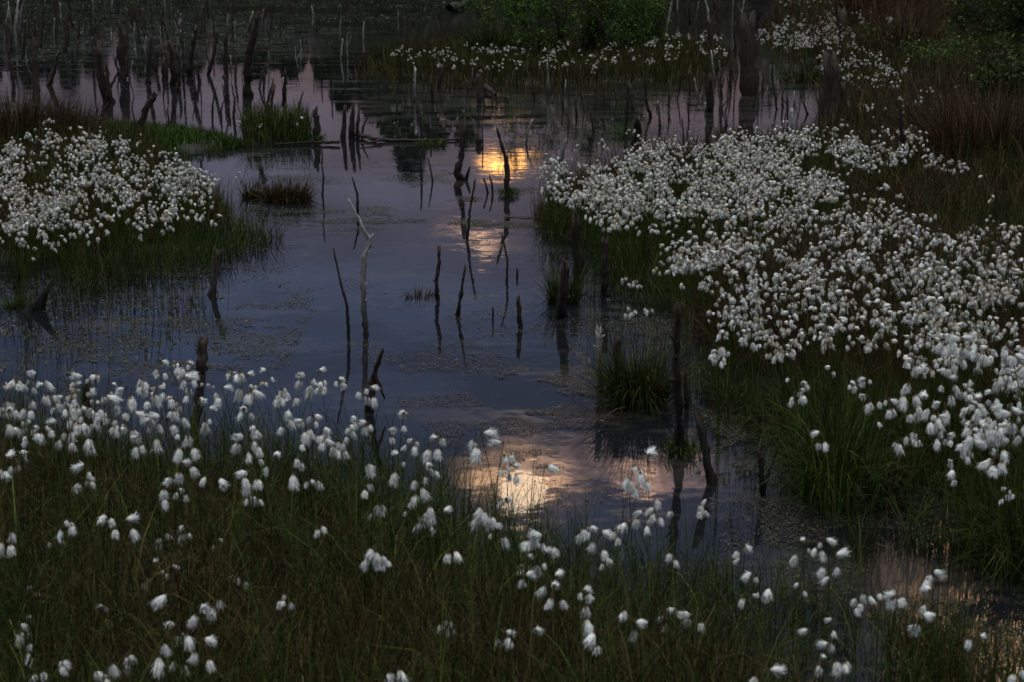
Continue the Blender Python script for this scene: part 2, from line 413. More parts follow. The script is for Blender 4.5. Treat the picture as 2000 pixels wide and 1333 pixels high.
stuff('distant_grass', 'dark and rusty grass of the far right shore', [
    turf([(1480, 50), (1500, 95), (1560, 122), (1640, 150), (1700, 180), (1900, 150), (2150, 200), (2150, -70), (1560, -60), (1500, 10)], 34000, .2, .5, OLIVE, RUST, .5, pw=.5, th0=.16, curl=.7, seg=3),
    turf([(1560, -70), (1900, -70), (1900, 70), (1700, 90)], 9000, .35, .7, RUST, BROWN, .5, pw=.3, th0=.16, curl=.7, seg=3)])

# ------------------------------------------------------------------ floating weed
def leaflets(poly, n, size, pal, noise=None, pw=.5, stretch=None):
    n = int(n * 1.9); x, y = sample(poly, n * 3, pw, noise, 45 if noise else 0); p = G(x, y)
    if noise:
        f = fbm(p[:, 0] * 4.5 + 3, p[:, 1] * 5.5 + 8, 5); k = f > .50; x, y, p = x[k], y[k], p[k]
    p = p[:n]; n = len(p)
    gz = ground_z(p[:, 0], p[:, 1]); p = p[gz < 0.0]; n = len(p)
    p[:, 2] = rng.uniform(.001, .007, n)
    a = rng.uniform(0, 6.283, n); s = size * .36 * np.exp(rng.normal(-.2, .5, n)) * (1 + p[:, 1] * .035)
    u = np.stack([np.cos(a), np.sin(a), rng.normal(0, .10, n)], -1) * s[:, None]
    v = np.stack([-np.sin(a), np.cos(a), rng.normal(0, .10, n)], -1) * (s * rng.uniform(.25, .7, n))[:, None]
    V = np.stack([p - u, p - v, p + u * .9, p + v], 1).reshape(-1, 3)
    Q = np.arange(4 * n).reshape(-1, 4); C = np.repeat(pick(pal, n) * .8, 4, 0)
    return V, Q, C
WEED = [(.055, .06, .025), (.075, .06, .035), (.05, .04, .025), (.09, .08, .045)]
WEEDR = [(.09, .055, .04), (.07, .05, .035), (.11, .08, .06)]
WEEDF = [(.05, .10, .02), (.06, .08, .03), (.04, .07, .02)]
WEEDG = [(.05, .075, .02), (.06, .07, .03), (.04, .05, .02)]
stuff('floating_weed', 'patches of small olive and brown leaves floating on the pool', [
    leaflets([(-20, 540), (250, 510), (600, 470), (640, 560), (560, 720), (300, 760), (-20, 760)], 16000, .008, WEED, (.9, .50), .3),
    leaflets([(480, 300), (900, 290), (960, 480), (640, 460), (470, 420)], 13000, .008, WEEDG, (.8, .50), .3),
    leaflets([(860, 310), (1060, 330), (1080, 480), (1180, 520), (1060, 560), (880, 500)], 9000, .008, WEED, (1.4, .45), .3),
    leaflets([(660, 540), (1200, 540), (1340, 640), (1330, 900), (900, 900), (700, 720)], 16000, .006, WEEDR, (1.0, .52), .2),
    leaflets([(900, 680), (1160, 660), (1300, 700), (1320, 900), (1000, 920), (960, 800)], 9000, .006, WEEDR, (1.2, .50), .2),
    leaflets([(1050, 480), (1340, 500), (1380, 800), (1600, 850), (1700, 1000), (1400, 900), (1240, 640)], 14000, .007, WEED, (1.0, .42), .3),
    leaflets([(860, 900), (1500, 900), (1700, 1100), (1400, 1240), (900, 1050)], 2600, .007, WEEDR, (1.2, .5), .2),
    leaflets([(1450, 850), (2050, 950), (2050, 1420), (1600, 1300), (1500, 1100)], 17000, .007, WEED, (1.0, .38), .2),
    leaflets([(650, 150), (1450, 165), (1600, 180), (1560, 250), (1200, 300), (1000, 270), (900, 240), (700, 200)], 9000, .009, WEED, (.5, .47), .3),
    leaflets([(-60, -20), (900, -30), (860, 60), (600, 70), (420, 120), (-60, 140)], 30000, .016, WEEDF, (.22, .42), .3),
    leaflets([(-60, 140), (700, 60), (900, 60), (700, 130), (300, 260), (180, 240)], 5000, .011, WEEDG, (.4, .52), .3),
    leaflets([(-20, 480), (640, 420), (2000, 500), (1350, 1100), (-20, 800)], 6000, .005, WEED, None, .2),
], M_weed)

# ------------------------------------------------------------------ dead wood
def tube(pts, rad, sides=9, rough=.16, jag=.0, tone=(1, 1), tint=(.07, .05, .04), seed=0, wet=.12):
    """an irregular, ridged trunk along pts with a splintered top"""
    r = np.random.default_rng(seed); pts = np.array(pts, float); rad = np.array(rad, float)
    seglen = np.linalg.norm(np.diff(pts, axis=0), axis=1); cum = np.concatenate([[0], np.cumsum(seglen)])
    n = max(6, min(26, int(cum[-1] / max(rad.max() * 1.2, .012)))); s = np.linspace(0, cum[-1], n)
    p = np.stack([np.interp(s, cum, pts[:, k]) for k in range(3)], -1)
    pk = p.copy(); p[1:-1] = (pk[:-2] + 2 * pk[1:-1] + pk[2:]) / 4
    R = np.interp(s, cum, rad) * (1 + r.normal(0, rough * .5, n))
    p[1:-1] += r.normal(0, 1, (n - 2, 3)) * np.minimum(R[1:-1, None], .03) * .17
    tng = np.gradient(p, axis=0); tng /= np.linalg.norm(tng, axis=1)[:, None] + 1e-9
    ref = np.array([0.31, .95, .0]); u = np.cross(tng, ref); u /= np.linalg.norm(u, axis=1)[:, None] + 1e-9; v = np.cross(tng, u)
    a = np.linspace(0, 2 * math.pi, sides, endpoint=False)
    ridge = 1 + r.normal(0, rough, sides); tw = r.normal(0, .25)
    V = []
    for i in range(n):
        rr = R[i] * ridge * (1 + r.normal(0, rough * .5, sides)); aa = a + tw * i / n
        V.append(p[i] + (np.cos(aa) * rr)[:, None] * u[i] + (np.sin(aa) * rr)[:, None] * v[i])
    V = np.array(V)
    if jag:                                   # splintered rim: each corner ends at its own height
        j = r.random(sides) ** 1.5; j = (j + np.roll(j, 1)) / 2
        V[-1] += tng[-1] * (j[:, None] - .2) * jag; V[-2] += tng[-1] * (j[:, None] - .4) * jag * .5
    inner = V[-1].mean(0) - tng[-1] * (jag * .5 if jag else -R[-1] * .5)
    cap = np.tile(inner, (sides, 1)) + (V[-1] - V[-1].mean(0)) * .35 - tng[-1] * (jag * .2)
    V = np.concatenate([V.reshape(-1, 3), cap, [inner - tng[-1] * jag * .2]])
    idx = np.arange((n + 1) * sides).reshape(n + 1, sides); nx = np.roll(idx, -1, 1)
    Q = np.stack([idx[:-1], nx[:-1], nx[1:], idx[1:]], -1).reshape(-1, 4)
    top = (n + 1) * sides; last = idx[-1]
    Q = np.concatenate([Q, np.stack([last[::1], np.roll(last, -1), np.full(sides, top), np.full(sides, top)], -1)])
    Q = Q[:-sides]                            # the pit of the break stays open and dark inside the rim
    Q = np.concatenate([Q, [[last[0], last[k], last[k + 1], last[(k + 2) % sides]] for k in range(1, sides - 2, 2)]])
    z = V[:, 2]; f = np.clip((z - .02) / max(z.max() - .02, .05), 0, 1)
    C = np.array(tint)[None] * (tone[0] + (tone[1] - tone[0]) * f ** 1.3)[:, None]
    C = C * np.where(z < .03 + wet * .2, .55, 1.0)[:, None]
    return V, Q, C
DARK = (.036, .026, .021); MIDW = (.046, .034, .028); PALE = (.30, .275, .265)
sn_count = [0]
def path3(pp, Y):
    """photo pixels from the foot upwards -> points at about the foot's distance"""
    p = atY([a[0] for a in pp], [a[1] for a in pp], Y)
    return p
def snag(pp, w, label=None, branches=(), tone='d', top=.45, jag=None, name='dead_snag', group=None, cat='tree stump', foot=None, moss=False, flare=1.0, sink=.15):
    """pp: photo pixels foot->top; w: photo width at the foot"""
    sn_count[0] += 1; sd = 1000 + sn_count[0]; r = np.random.default_rng(sd)
    base = G(*pp[0]) if foot is None else G(*foot); Y = base[1]; s = scl(Y)
    tint, tn = {'d': (DARK, (.8, 1.3)), 'm': (MIDW, (.45, 1.2)), 'p': (PALE, (.25, 1.25)), 'k': ((.02, .016, .014), (1, 1.2)), 'r': ((.055, .034, .026), (.6, 1.2))}[tone]
    P3 = path3(pp, Y); dY = r.normal(0, .12) * (P3[-1, 2] - P3[0, 2]); P3[:, 1] += np.linspace(0, dY, len(P3))
    P3 = np.concatenate([[P3[0] - (P3[1] - P3[0]) / max(P3[1, 2] - P3[0, 2], .05) * sink], P3]) if P3[1, 2] > P3[0, 2] else P3
    rad = w * (1.0 if group is None else .9) / 2 / s; n = len(P3); tt = np.linspace(0, 1, n); R = rad * (1 - (1 - top) * tt ** .8)
    if flare > 1: R[0] *= flare; R[1] *= (1 + (flare - 1) * .6)
    o3 = P3[0].copy() if P3[0, 2] < P3[1, 2] else P3[0].copy(); o3 = np.array([base[0], base[1], 0.0])
    big_ = w > 9
    knob = []
    for _ in range(int(r.integers(1, 5)) if (P3[-1, 2] > .25) else 0):
        f = r.uniform(.25, .95); z_ = f * P3[-1, 2]; c_ = np.array([np.interp(z_, P3[:, 2], P3[:, 0]), np.interp(z_, P3[:, 2], P3[:, 1]), z_]) - o3
        rr_ = np.interp(z_, P3[:, 2], R); a_ = r.uniform(0, 6.283); e_ = np.array([math.cos(a_), math.sin(a_), r.uniform(.1, 1.2)]); ln_ = rr_ + min(rr_ * r.uniform(.5, 2.5), r.uniform(.008, .02))
        knob.append(tube([c_, c_ + e_ * ln_ * .5, c_ + e_ * ln_], [min(rr_ * .5, .012), min(rr_ * .4, .009), min(rr_ * .2, .005)], 5, .2, rr_ * .4, tn, tint, sd + 77))
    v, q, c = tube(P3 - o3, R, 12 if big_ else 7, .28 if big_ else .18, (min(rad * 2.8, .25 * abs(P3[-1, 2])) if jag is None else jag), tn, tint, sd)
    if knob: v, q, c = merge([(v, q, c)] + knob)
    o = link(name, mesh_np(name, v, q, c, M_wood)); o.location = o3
    for b_ in branches:
        bp_, bw = b_; B3 = path3(bp_, Y + (dY * .5)) - o3; br = bw / 2 / s
        v, q, c = tube(B3, np.linspace(br, br * .35, len(B3)), 6, .12, br, tn, tint, sd + 5000)
        link('branch', mesh_np('branch', v, q, c, M_wood), o)
    if moss:
        m = moss if isinstance(moss, float) else 1.0; k = 260
        a = np.linspace(0, 6.28, k); rr = rad * 1.1 + np.abs(rng.normal(0, .035 * m, k)); b0 = np.stack([np.cos(a) * rr, np.sin(a) * rr, rng.uniform(-.01, .03, k)], -1)
        v, q, c = blades(b0, rng.uniform(.02, .06, k) * m, np.full(k, .004), pick(LIME, k, GREEN, .4), th0=.5, seg=2)
        link('moss', mesh_np('moss', v, q, c, M_blade), o)
    return tag(o, label, cat, group)

# --- the ones that stand out -----------------------------------------------------------
snag([(681, 664), (678, 600), (664, 555), (650, 492)], 8, 'slim brown pole leaning left, beside the tall crooked grey one', tone='m', top=.4)
snag([(716, 654), (712, 600), (709, 540), (713, 500), (723, 470), (719, 460)], 12, 'tall crooked silver-grey dead tree with a bent forked top in open water', branches=[([(720, 466), (702, 430), (690, 408), (681, 390)], 10), ([(722, 468), (729, 457)], 6)], tone='p', top=.7, jag=.005)
snag([(722, 805), (726, 770), (730, 735), (737, 712), (747, 686)], 17, 'torn dark snag with a downward splinter, just behind the near tufts', branches=[([(731, 728), (742, 752), (751, 778)], 13), ([(722, 750), (727, 738), (735, 722)], 12)], tone='r', top=.45)
snag([(855, 588), (851, 550), (857, 520), (857, 486)], 10, 'dark knotty snag beside a small tuft of brown sedge mid-pool', branches=[([(855, 552), (849, 544)], 4)], tone='m', top=.55)
snag([(893, 617), (900, 577), (909, 519)], 11, 'dark snag leaning right, tapering to a point, mid-pool', tone='m', top=.35)
snag([(990, 551), (991, 511), (984, 475), (979, 459)], 7, 'thin curved snag just below the small orange glow', branches=[([(981, 468), (988, 456)], 3)], tone='m', top=.5)
snag([(1010, 541), (1010, 525)], 5, 'tiny peg of wood poking out of open water mid-pool', tone='d', top=.6)
snag([(963, 629), (963, 600)], 5, 'short straight peg left of the thicker short snag', tone='d', top=.8)
snag([(1016, 641), (1016, 612), (1013, 584)], 12, 'short dark snag with a notched top, right of the straight peg', tone='m', top=.5)
snag([(1090, 622), (1098, 570), (1103, 508)], 20, 'thick brown stump leaning right beside a clump of sedge', tone='m', top=.75, flare=1.3)
snag([(1129, 532), (1124, 480), (1122, 420)], 19, 'thick dark stump at the front edge of the right bank tufts', tone='d', top=.7, flare=1.4)
snag([(1180, 578), (1181, 520), (1180, 468)], 16, 'dark broad stump in the weedy water before the right bank', tone='d', top=.8)
snag([(1193, 572), (1198, 522)], 5, 'thin dark stick close beside the broad weedy stump', tone='d', top=.6)
snag([(1175, 768), (1172, 710), (1169, 645)], 16, 'pale-topped post left of the big green sedge tussock', tone='p', top=.75)
snag([(1206, 772), (1206, 715), (1207, 657)], 15, 'brown post half inside the big green sedge tussock', tone='m', top=.8)
snag([(1328, 888), (1322, 800), (1318, 700), (1319, 592)], 22, 'tall mossy grey post right of the big sedge tussock', tone='m', top=.65, flare=1.2, moss=True)
snag([(1343, 800), (1341, 728)], 12, 'short dark stake close behind the tall mossy post', tone='d', top=.7)
snag([(1391, 945), (1383, 890), (1372, 850), (1366, 818)], 34, 'broad dark stump with a slanting top in the sunset water', tone='k', top=.45, flare=1.05)
snag([(1490, 968), (1488, 930), (1483, 880)], 13, 'dark two-pronged stump standing in the water at lower right', branches=[([(1490, 955), (1506, 915), (1522, 869)], 8)], tone='k', top=.8)
snag([(415, 577), (419, 540), (427, 494)], 14, 'blunt dark snag leaning right in the left part of the pool', tone='d', top=.65)
snag([(380, 846), (387, 780), (393, 672)], 17, 'tall dark post rising out of the near tufts at left', tone='m', top=.8)
snag([(168, 850), (169, 800), (168, 752)], 20, 'dark post hidden among the near tufts at far left', tone='k', top=.85)
snag([(70, 606), (80, 588), (88, 570), (100, 549)], 44, 'squat black root stump flaring into the water at far left', tone='k', top=.22, flare=1.2)
snag([(31, 562), (42, 527), (52, 480)], 11, 'pale leaning stick in the grass at the foot of the left bank', tone='m', top=.6)
snag([(233, 512), (250, 485), (268, 460)], 9, 'dark stick leaning right in the grass below the left tufts', tone='d', top=.5)
snag([(697, 416), (699, 385), (690, 350)], 8, 'crooked dark snag right behind the tall silver-grey tree', tone='d', top=.5)
snag([(913, 469), (918, 410), (928, 352)], 9, 'slim snag leaning right at the left edge of the orange reflection', tone='m', top=.5)
snag([(898, 352), (890, 336), (900, 318), (904, 280), (905, 238)], 13, 'twisted dark snag with a bulging foot mid-pool', branches=[([(905, 357), (912, 345), (917, 327)], 11)], tone='m', top=.65)
snag([(992, 382), (990, 340), (985, 300), (972, 256)], 12, 'tall dark snag with a slanting spike, foot in green weed', branches=[([(990, 370), (993, 340), (991, 307)], 12)], tone='d', top=.35, moss=True)
snag([(953, 377), (945, 347)], 6, 'small leaning stick, left prong of a pair mid-pool', tone='d', top=.5)
snag([(962, 378), (961, 360), (956, 343)], 6, 'small curved stick, right one of a pair mid-pool', tone='d', top=.5)
snag([(1092, 326), (1104, 272)], 10, 'grey snag leaning right behind the left end of the right bank tufts', tone='p', top=.6)
snag([(1028, 281), (1030, 258), (1040, 235)], 6, 'thin pale-tipped stick standing over the small orange glow', tone='p', top=.6)
snag([(1245, 296), (1245, 235)], 16, 'thick black post behind the right bank tufts, left of centre', tone='k', top=.85)
snag([(1222, 265), (1224, 220), (1227, 165)], 9, 'tall post with a bright moss collar in front of the island', tone='m', top=.6, moss=3.0)
snag([(630, 382), (632, 350), (629, 325), (630, 292)], 5, 'thin crooked stick beside the brown sedge hummock', tone='d', top=.5)
snag([(401, 396), (397, 350), (389, 307)], 8, 'dark stick among the right-hand tufts of the left bank', tone='d', top=.6)
snag([(264, 275), (275, 240), (288, 210), (301, 187)], 13, 'brown leaning pole on the bright green spit', tone='m', top=.6)
snag([(106, 285), (106, 235)], 22, 'black round-topped post behind the left bank tufts', tone='k', top=.9)
snag([(475, 273), (481, 240), (488, 215)], 5, 'thin leaning stick at the tip of the bright green spit', tone='d', top=.5)
snag([(620, 273), (619, 245), (617, 215)], 12, 'blunt dark stake left of the four-pronged stump', tone='d', top=.7, moss=True)
snag([(1463, 440), (1468, 390), (1477, 340)], 16, 'dark thick stump in the middle of the right bank tufts', tone='d', top=.7)
snag([(1459, 380), (1456, 293)], 9, 'slim grey post rising from the middle of the right bank tufts', tone='p', top=.8)
snag([(1549, 316), (1548, 260), (1546, 213)], 9, 'slim grey post at the back edge of the right bank tufts', tone='p', top=.6)
snag([(1765, 385), (1760, 300), (1752, 207)], 11, 'tall dark dead stem among the sparse tufts at right', tone='d', top=.5)
snag([(1881, 388), (1887, 343)], 9, 'short dark stub in the grass at far right', tone='k', top=.7)
snag([(1657, 256), (1656, 200)], 6, 'pale stick just right of the great broken stump', tone='p', top=.6)
snag([(1462, 187), (1462, 110), (1461, 42)], 26, 'broad upright dead trunk in the water right of the island', tone='d', top=.85, flare=1.15)
snag([(1628, 256), (1629, 200), (1626, 150), (1622, 108)], 44, 'great broken stump with ribbed sides at the right shore', tone='d', top=.5, flare=1.25, branches=[([(1645, 250), (1650, 200), (1646, 160)], 18)])
snag([(1651, 110), (1650, 25)], 19, 'dark square-cut post inside the far white tufts', tone='d', top=.95)
snag([(1480, 55), (1482, 20), (1484, -15)], 50, 'massive dark stump at the top edge, right of the island bushes', tone='k', top=.9, flare=1.1)
# four-pronged stump and its fallen log
st_ = empty('pronged_stump', G(684, 270))
tag(st_, 'cluster of four split wooden prongs on one root, at the end of the log', 'tree stump')
for pp, w_ in (([(668, 270), (674, 207)], 14), ([(684, 271), (688, 235), (690, 205)], 13), ([(695, 268), (701, 212)], 9), ([(704, 268), (708, 250), (719, 227)], 6)):
    Y = G(684, 270)[1]; p3 = path3(pp, Y) - np.array(G(684, 270)); p3[0, 2] = -.12
    v, q, c = tube(p3, np.linspace(w_ / 2, w_ / 5, len(p3)) / scl(Y), 9, .18, .05, (.7, 1.2), DARK, w_ * 7)
    link('prong', mesh_np('prong', v, q, c, M_wood), st_)
def log(pts, w, label, tone='m', ztop=.03):
    p = np.array([G(*a) for a in pts]); p[:, 2] = ztop * np.linspace(1, .5, len(p)); s = scl(p[:, 1].mean())
    o3 = p[0].copy(); tint = {'m': MIDW, 'd': DARK}[tone]
    v, q, c = tube(p - o3, np.linspace(w, w * .5, len(p)) / 2 / s, 8, .15, .02, (1, 1), tint, int(w * 31 + pts[0][0]))
    c[:] = np.array(tint) * .9
    o = link('fallen_log', mesh_np('fallen_log', v, q, c, M_wood)); o.location = o3; return tag(o, label, 'log')
l1 = log([(693, 268), (737, 278), (827, 279), (902, 275)], 9, 'long thin fallen log reaching right from the pronged stump')
log([(663, 284), (600, 283), (533, 286)], 7, 'thin half-sunk log reaching left from the pronged stump', 'd')
log([(745, 280), (700, 287)], 5, 'short stick lying across the thin log', 'd')
log([(43, 134), (-5, 136)], 6, 'pale log lying level at the far left edge')
log([(948, 180), (967, 191)], 12, 'dark lump of wood floating before the island', 'd', .06)
log([(878, 28), (900, 20), (925, 2)], 14, 'dark root lying left of the island bushes', 'd', .15)

# --- the rest: rows of snags, labelled by where they stand ------------------------------
ORD = 'first second third fourth fifth sixth seventh eighth ninth tenth eleventh twelfth thirteenth fourteenth fifteenth sixteenth'.split()
def rowlab(rows, where, group):
    rows = sorted(rows, key=lambda r: r[0][0][0]); n = len(rows)
    ordn = ['first', 'second', 'third', 'fourth', 'fifth', 'sixth', 'seventh', 'eighth', 'ninth', 'tenth', 'eleventh', 'twelfth', 'thirteenth', 'fourteenth', 'fifteenth', 'sixteenth']
    for i, r in enumerate(rows):
        pp, w_, tone = r[:3]; br = r[3] if len(r) > 3 else ()
        dx = pp[-1][0] - pp[0][0]; h = pp[0][1] - pp[-1][1]
        size = 'thin' if w_ <= 4 else ('slim' if w_ <= 8 else 'thick')
        lean = 'leaning right' if dx > h * .15 else ('leaning left' if dx < -h * .15 else 'upright')
        od = (ordn[i] + ' from left') if i < n / 2 else ((ordn[n - 1 - i] + ' from right') if i < n - 1 else 'first from right')
        snag(pp, w_, f'{size} {lean} stem, {od} of {where}', tone=tone, branches=br, top=.5, group=group)
rowlab([
    ([(740, 187), (740, 153)], 6, 'd'), ([(756, 181), (755, 160)], 4, 'd'), ([(777, 179), (777, 160)], 5, 'd'), ([(802, 182), (802, 163)], 5, 'd'),
    ([(810, 197), (811, 133)], 9, 'p'), ([(845, 202), (842, 160)], 10, 'k'), ([(857, 176), (864, 128)], 13, 'd'), ([(887, 187), (887, 140)], 3, 'm'),
    ([(914, 183), (912, 158)], 9, 'd'), ([(936, 201), (935, 175), (934, 150)], 10, 'm'), ([(970, 200), (968, 160)], 5, 'd'), ([(986, 198), (990, 160)], 4, 'm'),
    ([(1044, 196), (1040, 155)], 7, 'm'), ([(1073, 188), (1068, 118)], 5, 'p'), ([(1166, 168), (1165, 105)], 10, 'm'), ([(1180, 204), (1182, 163)], 7, 'd'),
    ([(1204, 204), (1202, 185), (1198, 162)], 5, 'd'), ([(1236, 215), (1233, 190), (1231, 168)], 9, 'd'), ([(1271, 229), (1262, 200), (1257, 145)], 9, 'd'), ([(1307, 213), (1308, 185), (1307, 160)], 6, 'd', [([(1307, 200), (1313, 182)], 3)])],
    'the island row', 'dead stems before the island')
rowlab([
    ([(1112, 247), (1106, 215)], 4, 'd'), ([(1127, 231), (1124, 193)], 7, 'd'), ([(1141, 221), (1138, 188)], 6, 'd'), ([(1160, 259), (1153, 210)], 8, 'd'),
    ([(1181, 251), (1175, 223)], 4, 'd'), ([(1155, 277), (1153, 262)], 14, 'k'), ([(1290, 251), (1286, 207)], 6, 'd'), ([(1335, 275), (1334, 235)], 6, 'k'),
    ([(1346, 238), (1342, 197)], 7, 'd'), ([(1382, 292), (1381, 250)], 10, 'k'), ([(1419, 286), (1417, 233)], 9, 'k')],
    'the row behind the right bank', 'short dead stems behind the right bank tufts')
rowlab([
    ([(1347, 188), (1347, 140)], 7, 'm'), ([(1387, 219), (1386, 180), (1387, 150)], 17, 'm'), ([(1397, 165), (1390, 100)], 5, 'p'), ([(1409, 190), (1407, 165), (1409, 135)], 8, 'd', [([(1410, 172), (1415, 150)], 4)]),
    ([(1429, 148), (1430, 90)], 10, 'm'), ([(1448, 208), (1449, 190)], 4, 'd'), ([(1471, 210), (1472, 192)], 4, 'd'), ([(1482, 210), (1481, 180)], 5, 'd'), ([(1489, 182), (1490, 125)], 6, 'm'),
    ([(1509, 163), (1507, 95)], 6, 'm'), ([(1526, 164), (1523, 140)], 4, 'd'), ([(1537, 189), (1538, 152)], 5, 'd'), ([(1547, 158), (1552, 137)], 3, 'd'), ([(1571, 175), (1574, 145)], 6, 'k')],
    'the broad trunk group', 'dead stems round the broad trunk')
rowlab([([(1530, 256), (1534, 223)], 4, 'k'), ([(1539, 255), (1537, 243)], 4, 'k'), ([(1577, 224), (1567, 197)], 7, 'k')],
       'three in pink water', 'little stems in the pink water')
rowlab([
    ([(779, 260)[::1] if 0 else (793, 278), (779, 260)], 4, 'd'), ([(840, 276), (841, 248)], 7, 'd'), ([(862, 273), (855, 250)], 5, 'd'), ([(935, 284), (935, 267)], 15, 'k'), ([(943, 287), (942, 248)], 5, 'd')],
    'those along the fallen log', 'stems along the fallen log')
rowlab([([(824, 354), (823, 325), (821, 297)], 6, 'd'), ([(845, 356), (842, 335), (837, 310)], 5, 'd')], 'the pair beside the twisted snag', 'pair of thin stems mid-pool')
rowlab([
    ([(27, 168), (15, 110), (5, 47)], 11, 'm'), ([(72, 176), (66, 130), (62, 85)], 18, 'd'), ([(95, 168), (113, 100)], 13, 'd'), ([(40, 132), (42, 105)], 5, 'd'),
    ([(68, 98), (68, 35)], 7, 'm'), ([(128, 102), (130, 20)], 10, 'm'), ([(152, 104), (152, 80)], 8, 'd'), ([(183, 152), (180, 75)], 6, 'm')],
    'the far left group', 'dead trunks at far left')
rowlab([
    ([(210, 200), (200, 150), (195, 88)], 21, 'd', [([(216, 172), (226, 150), (235, 132)], 7), ([(213, 190), (210, 150), (209, 122)], 14)]),
    ([(240, 155), (236, 100), (232, 45)], 18, 'm', [([(246, 150), (247, 110), (243, 62)], 14)]), ([(288, 162), (290, 120), (294, 70)], 11, 'm'), ([(306, 139), (309, 98)], 10, 'd'),
    ([(322, 149), (320, 118)], 14, 'd'), ([(342, 168), (338, 130), (333, 85)], 22, 'm', [([(348, 160), (350, 120), (346, 98)], 9)]), ([(359, 162), (355, 40)], 7, 'm'),
    ([(370, 149), (376, 100), (386, 52)], 14, 'm', [([(378, 95), (366, 54)], 4)]), ([(408, 147), (418, 110), (425, 60)], 10, 'm'),
    ([(442, 152), (442, 100), (444, 58)], 11, 'd', [([(441, 140), (433, 118)], 4)]), ([(459, 157), (460, 108)], 7, 'd')],
    'the tall upper left group', 'tall dead trunks at upper left')
rowlab([
    ([(485, 188), (484, 120), (498, 65), (506, 28)], 17, 'm', [([(490, 150), (496, 90)], 7)]), ([(507, 174), (510, 150), (523, 118)], 6, 'd'), ([(515, 187), (518, 150), (528, 118)], 5, 'd'),
    ([(555, 217), (556, 180), (560, 137)], 13, 'm'), ([(528, 217), (533, 170)], 13, 'd'), ([(578, 223), (592, 180)], 5, 'd'), ([(647, 163), (647, 97)], 6, 'd'), ([(628, 162), (628, 123)], 4, 'd'), ([(675, 182), (672, 143)], 4, 'd')],
    'the group round the tallest trunk', 'dead trunks left of centre')
rowlab([
    ([(263, 236), (258, 210), (263, 187)], 5, 'd'), ([(330, 242), (327, 213)], 5, 'd'), ([(333, 243), (338, 205), (345, 165)], 7, 'd'), ([(393, 192), (389, 145)], 4, 'd'), ([(415, 238), (415, 205), (421, 175)], 7, 'd'),
    ([(433, 239), (432, 215), (437, 198)], 6, 'd'), ([(458, 252), (458, 200)], 4, 'd'), ([(475, 222), (474, 190)], 4, 'd')],
    'those behind the green spit', 'thin stems behind the green spit')
rowlab([
    ([(527, 82), (525, 57)], 5, 'd'), ([(590, 86), (592, 66)], 4, 'd'), ([(598, 86), (600, 68)], 4, 'd'), ([(697, 135), (697, 100)], 4, 'd'), ([(709, 129), (711, 100)], 7, 'd'), ([(755, 110), (762, 80)], 5, 'd'),
    ([(790, 50), (789, 33)], 5, 'd'), ([(807, 51), (807, 38)], 10, 'k'), ([(834, 45), (829, 18)], 8, 'd'), ([(847, 40), (847, 20)], 5, 'd'), ([(857, 40), (857, 20)], 5, 'd'), ([(696, 45), (695, 20)], 7, 'd')],
    'the scattered far stems', 'scattered far stems')
# far crowds nobody can tell apart
STF = []
def crowd(poly, n, h0, h1, w0, w1, label, group, seed, mass=False):
    r = np.random.default_rng(seed); x, y = sample(poly, n, .3)
    o_ = np.argsort(-y[:n]); x, y = x[o_], y[o_]; rows = max(1, math.ceil(n / 12)); per = math.ceil(n / rows)
    for i in range(n):
        s = scl(G(x[i], y[i])[1]); h = r.uniform(h0, h1) * s; w_ = r.uniform(w0, w1) * s
        dx = r.normal(0, .12) * h; rw = i // per; xs = sorted(x[rw * per:(rw + 1) * per]); od = ORD[xs.index(x[i])]
        tn = r.choice(['d', 'd', 'd', 'k', 'm', 'm', 'p'])
        look = ('tall' if h / s > (h0 + h1) / 2 else 'short') + (' grey' if tn == 'p' else ' dark')
        lb = f'{look} stem, {od}' + (f' in the {"front" if rw == 0 else ORD[rw]} row' if rows > 1 else '') + f' {label}'
        br = [([(x[i] + dx * .5, y[i] - h * .5), (x[i] + dx * .5 + r.normal(0, .22) * h, y[i] - h * r.uniform(.8, 1.0))], w_ * .5)] if r.random() < .35 else ()
        path = [(x[i], y[i]), (x[i] + dx * .6 + r.normal(0, .05) * h, y[i] - h * .5), (x[i] + dx, y[i] - h)]
        if mass:
            for pp_, w2 in [(path, w_)] + list(br):
                P3 = path3(pp_, G(x[i], y[i])[1]); P3[0, 2] -= .05 * (pp_ is path)
                STF.append(tube(P3, np.linspace(w2, w2 * .4, len(P3)) / 2 / s, 6, .18, .02, (.8, 1.3), {'d': DARK, 'k': (.02, .016, .014), 'm': MIDW, 'p': PALE}[str(tn)], int(r.integers(1e6))))
        else: snag(path, w_, lb, tone=tn, branches=br, top=.5, group=group)
crowd([(0, 20), (470, 10), (470, 70), (200, 105), (0, 120)], 60, .3, .85, .025, .075, 'of the upper left crowd', 'crowd of dead stems at upper left', 1)
crowd([(0, 5), (470, 0), (470, 60), (200, 90), (0, 100)], 80, .12, .5, .015, .04, '', '', 11, True)
crowd([(1280, 5), (1470, 0), (1470, 130), (1400, 135), (1330, 60)], 34, .1, .5, .012, .035, '', '', 12, True)
crowd([(560, 60), (760, 20), (900, 20), (760, 120), (600, 130)], 16, .1, .35, .012, .035, '', '', 13, True)
crowd([(200, 90), (500, 90), (500, 165), (220, 165)], 16, .15, .5, .02, .06, 'between the tall upper left trunks', 'small stems between the tall trunks', 8)
crowd([(470, 5), (700, 0), (880, 0), (740, 50), (560, 75), (480, 70)], 34, .15, .6, .02, .06, 'far left of the island', 'small far stems left of the island', 2, True)
crowd([(1330, 30), (1470, 10), (1460, 120), (1350, 130)], 26, .2, .8, .02, .07, 'between island and broad trunk', 'dead stems right of the island', 3)
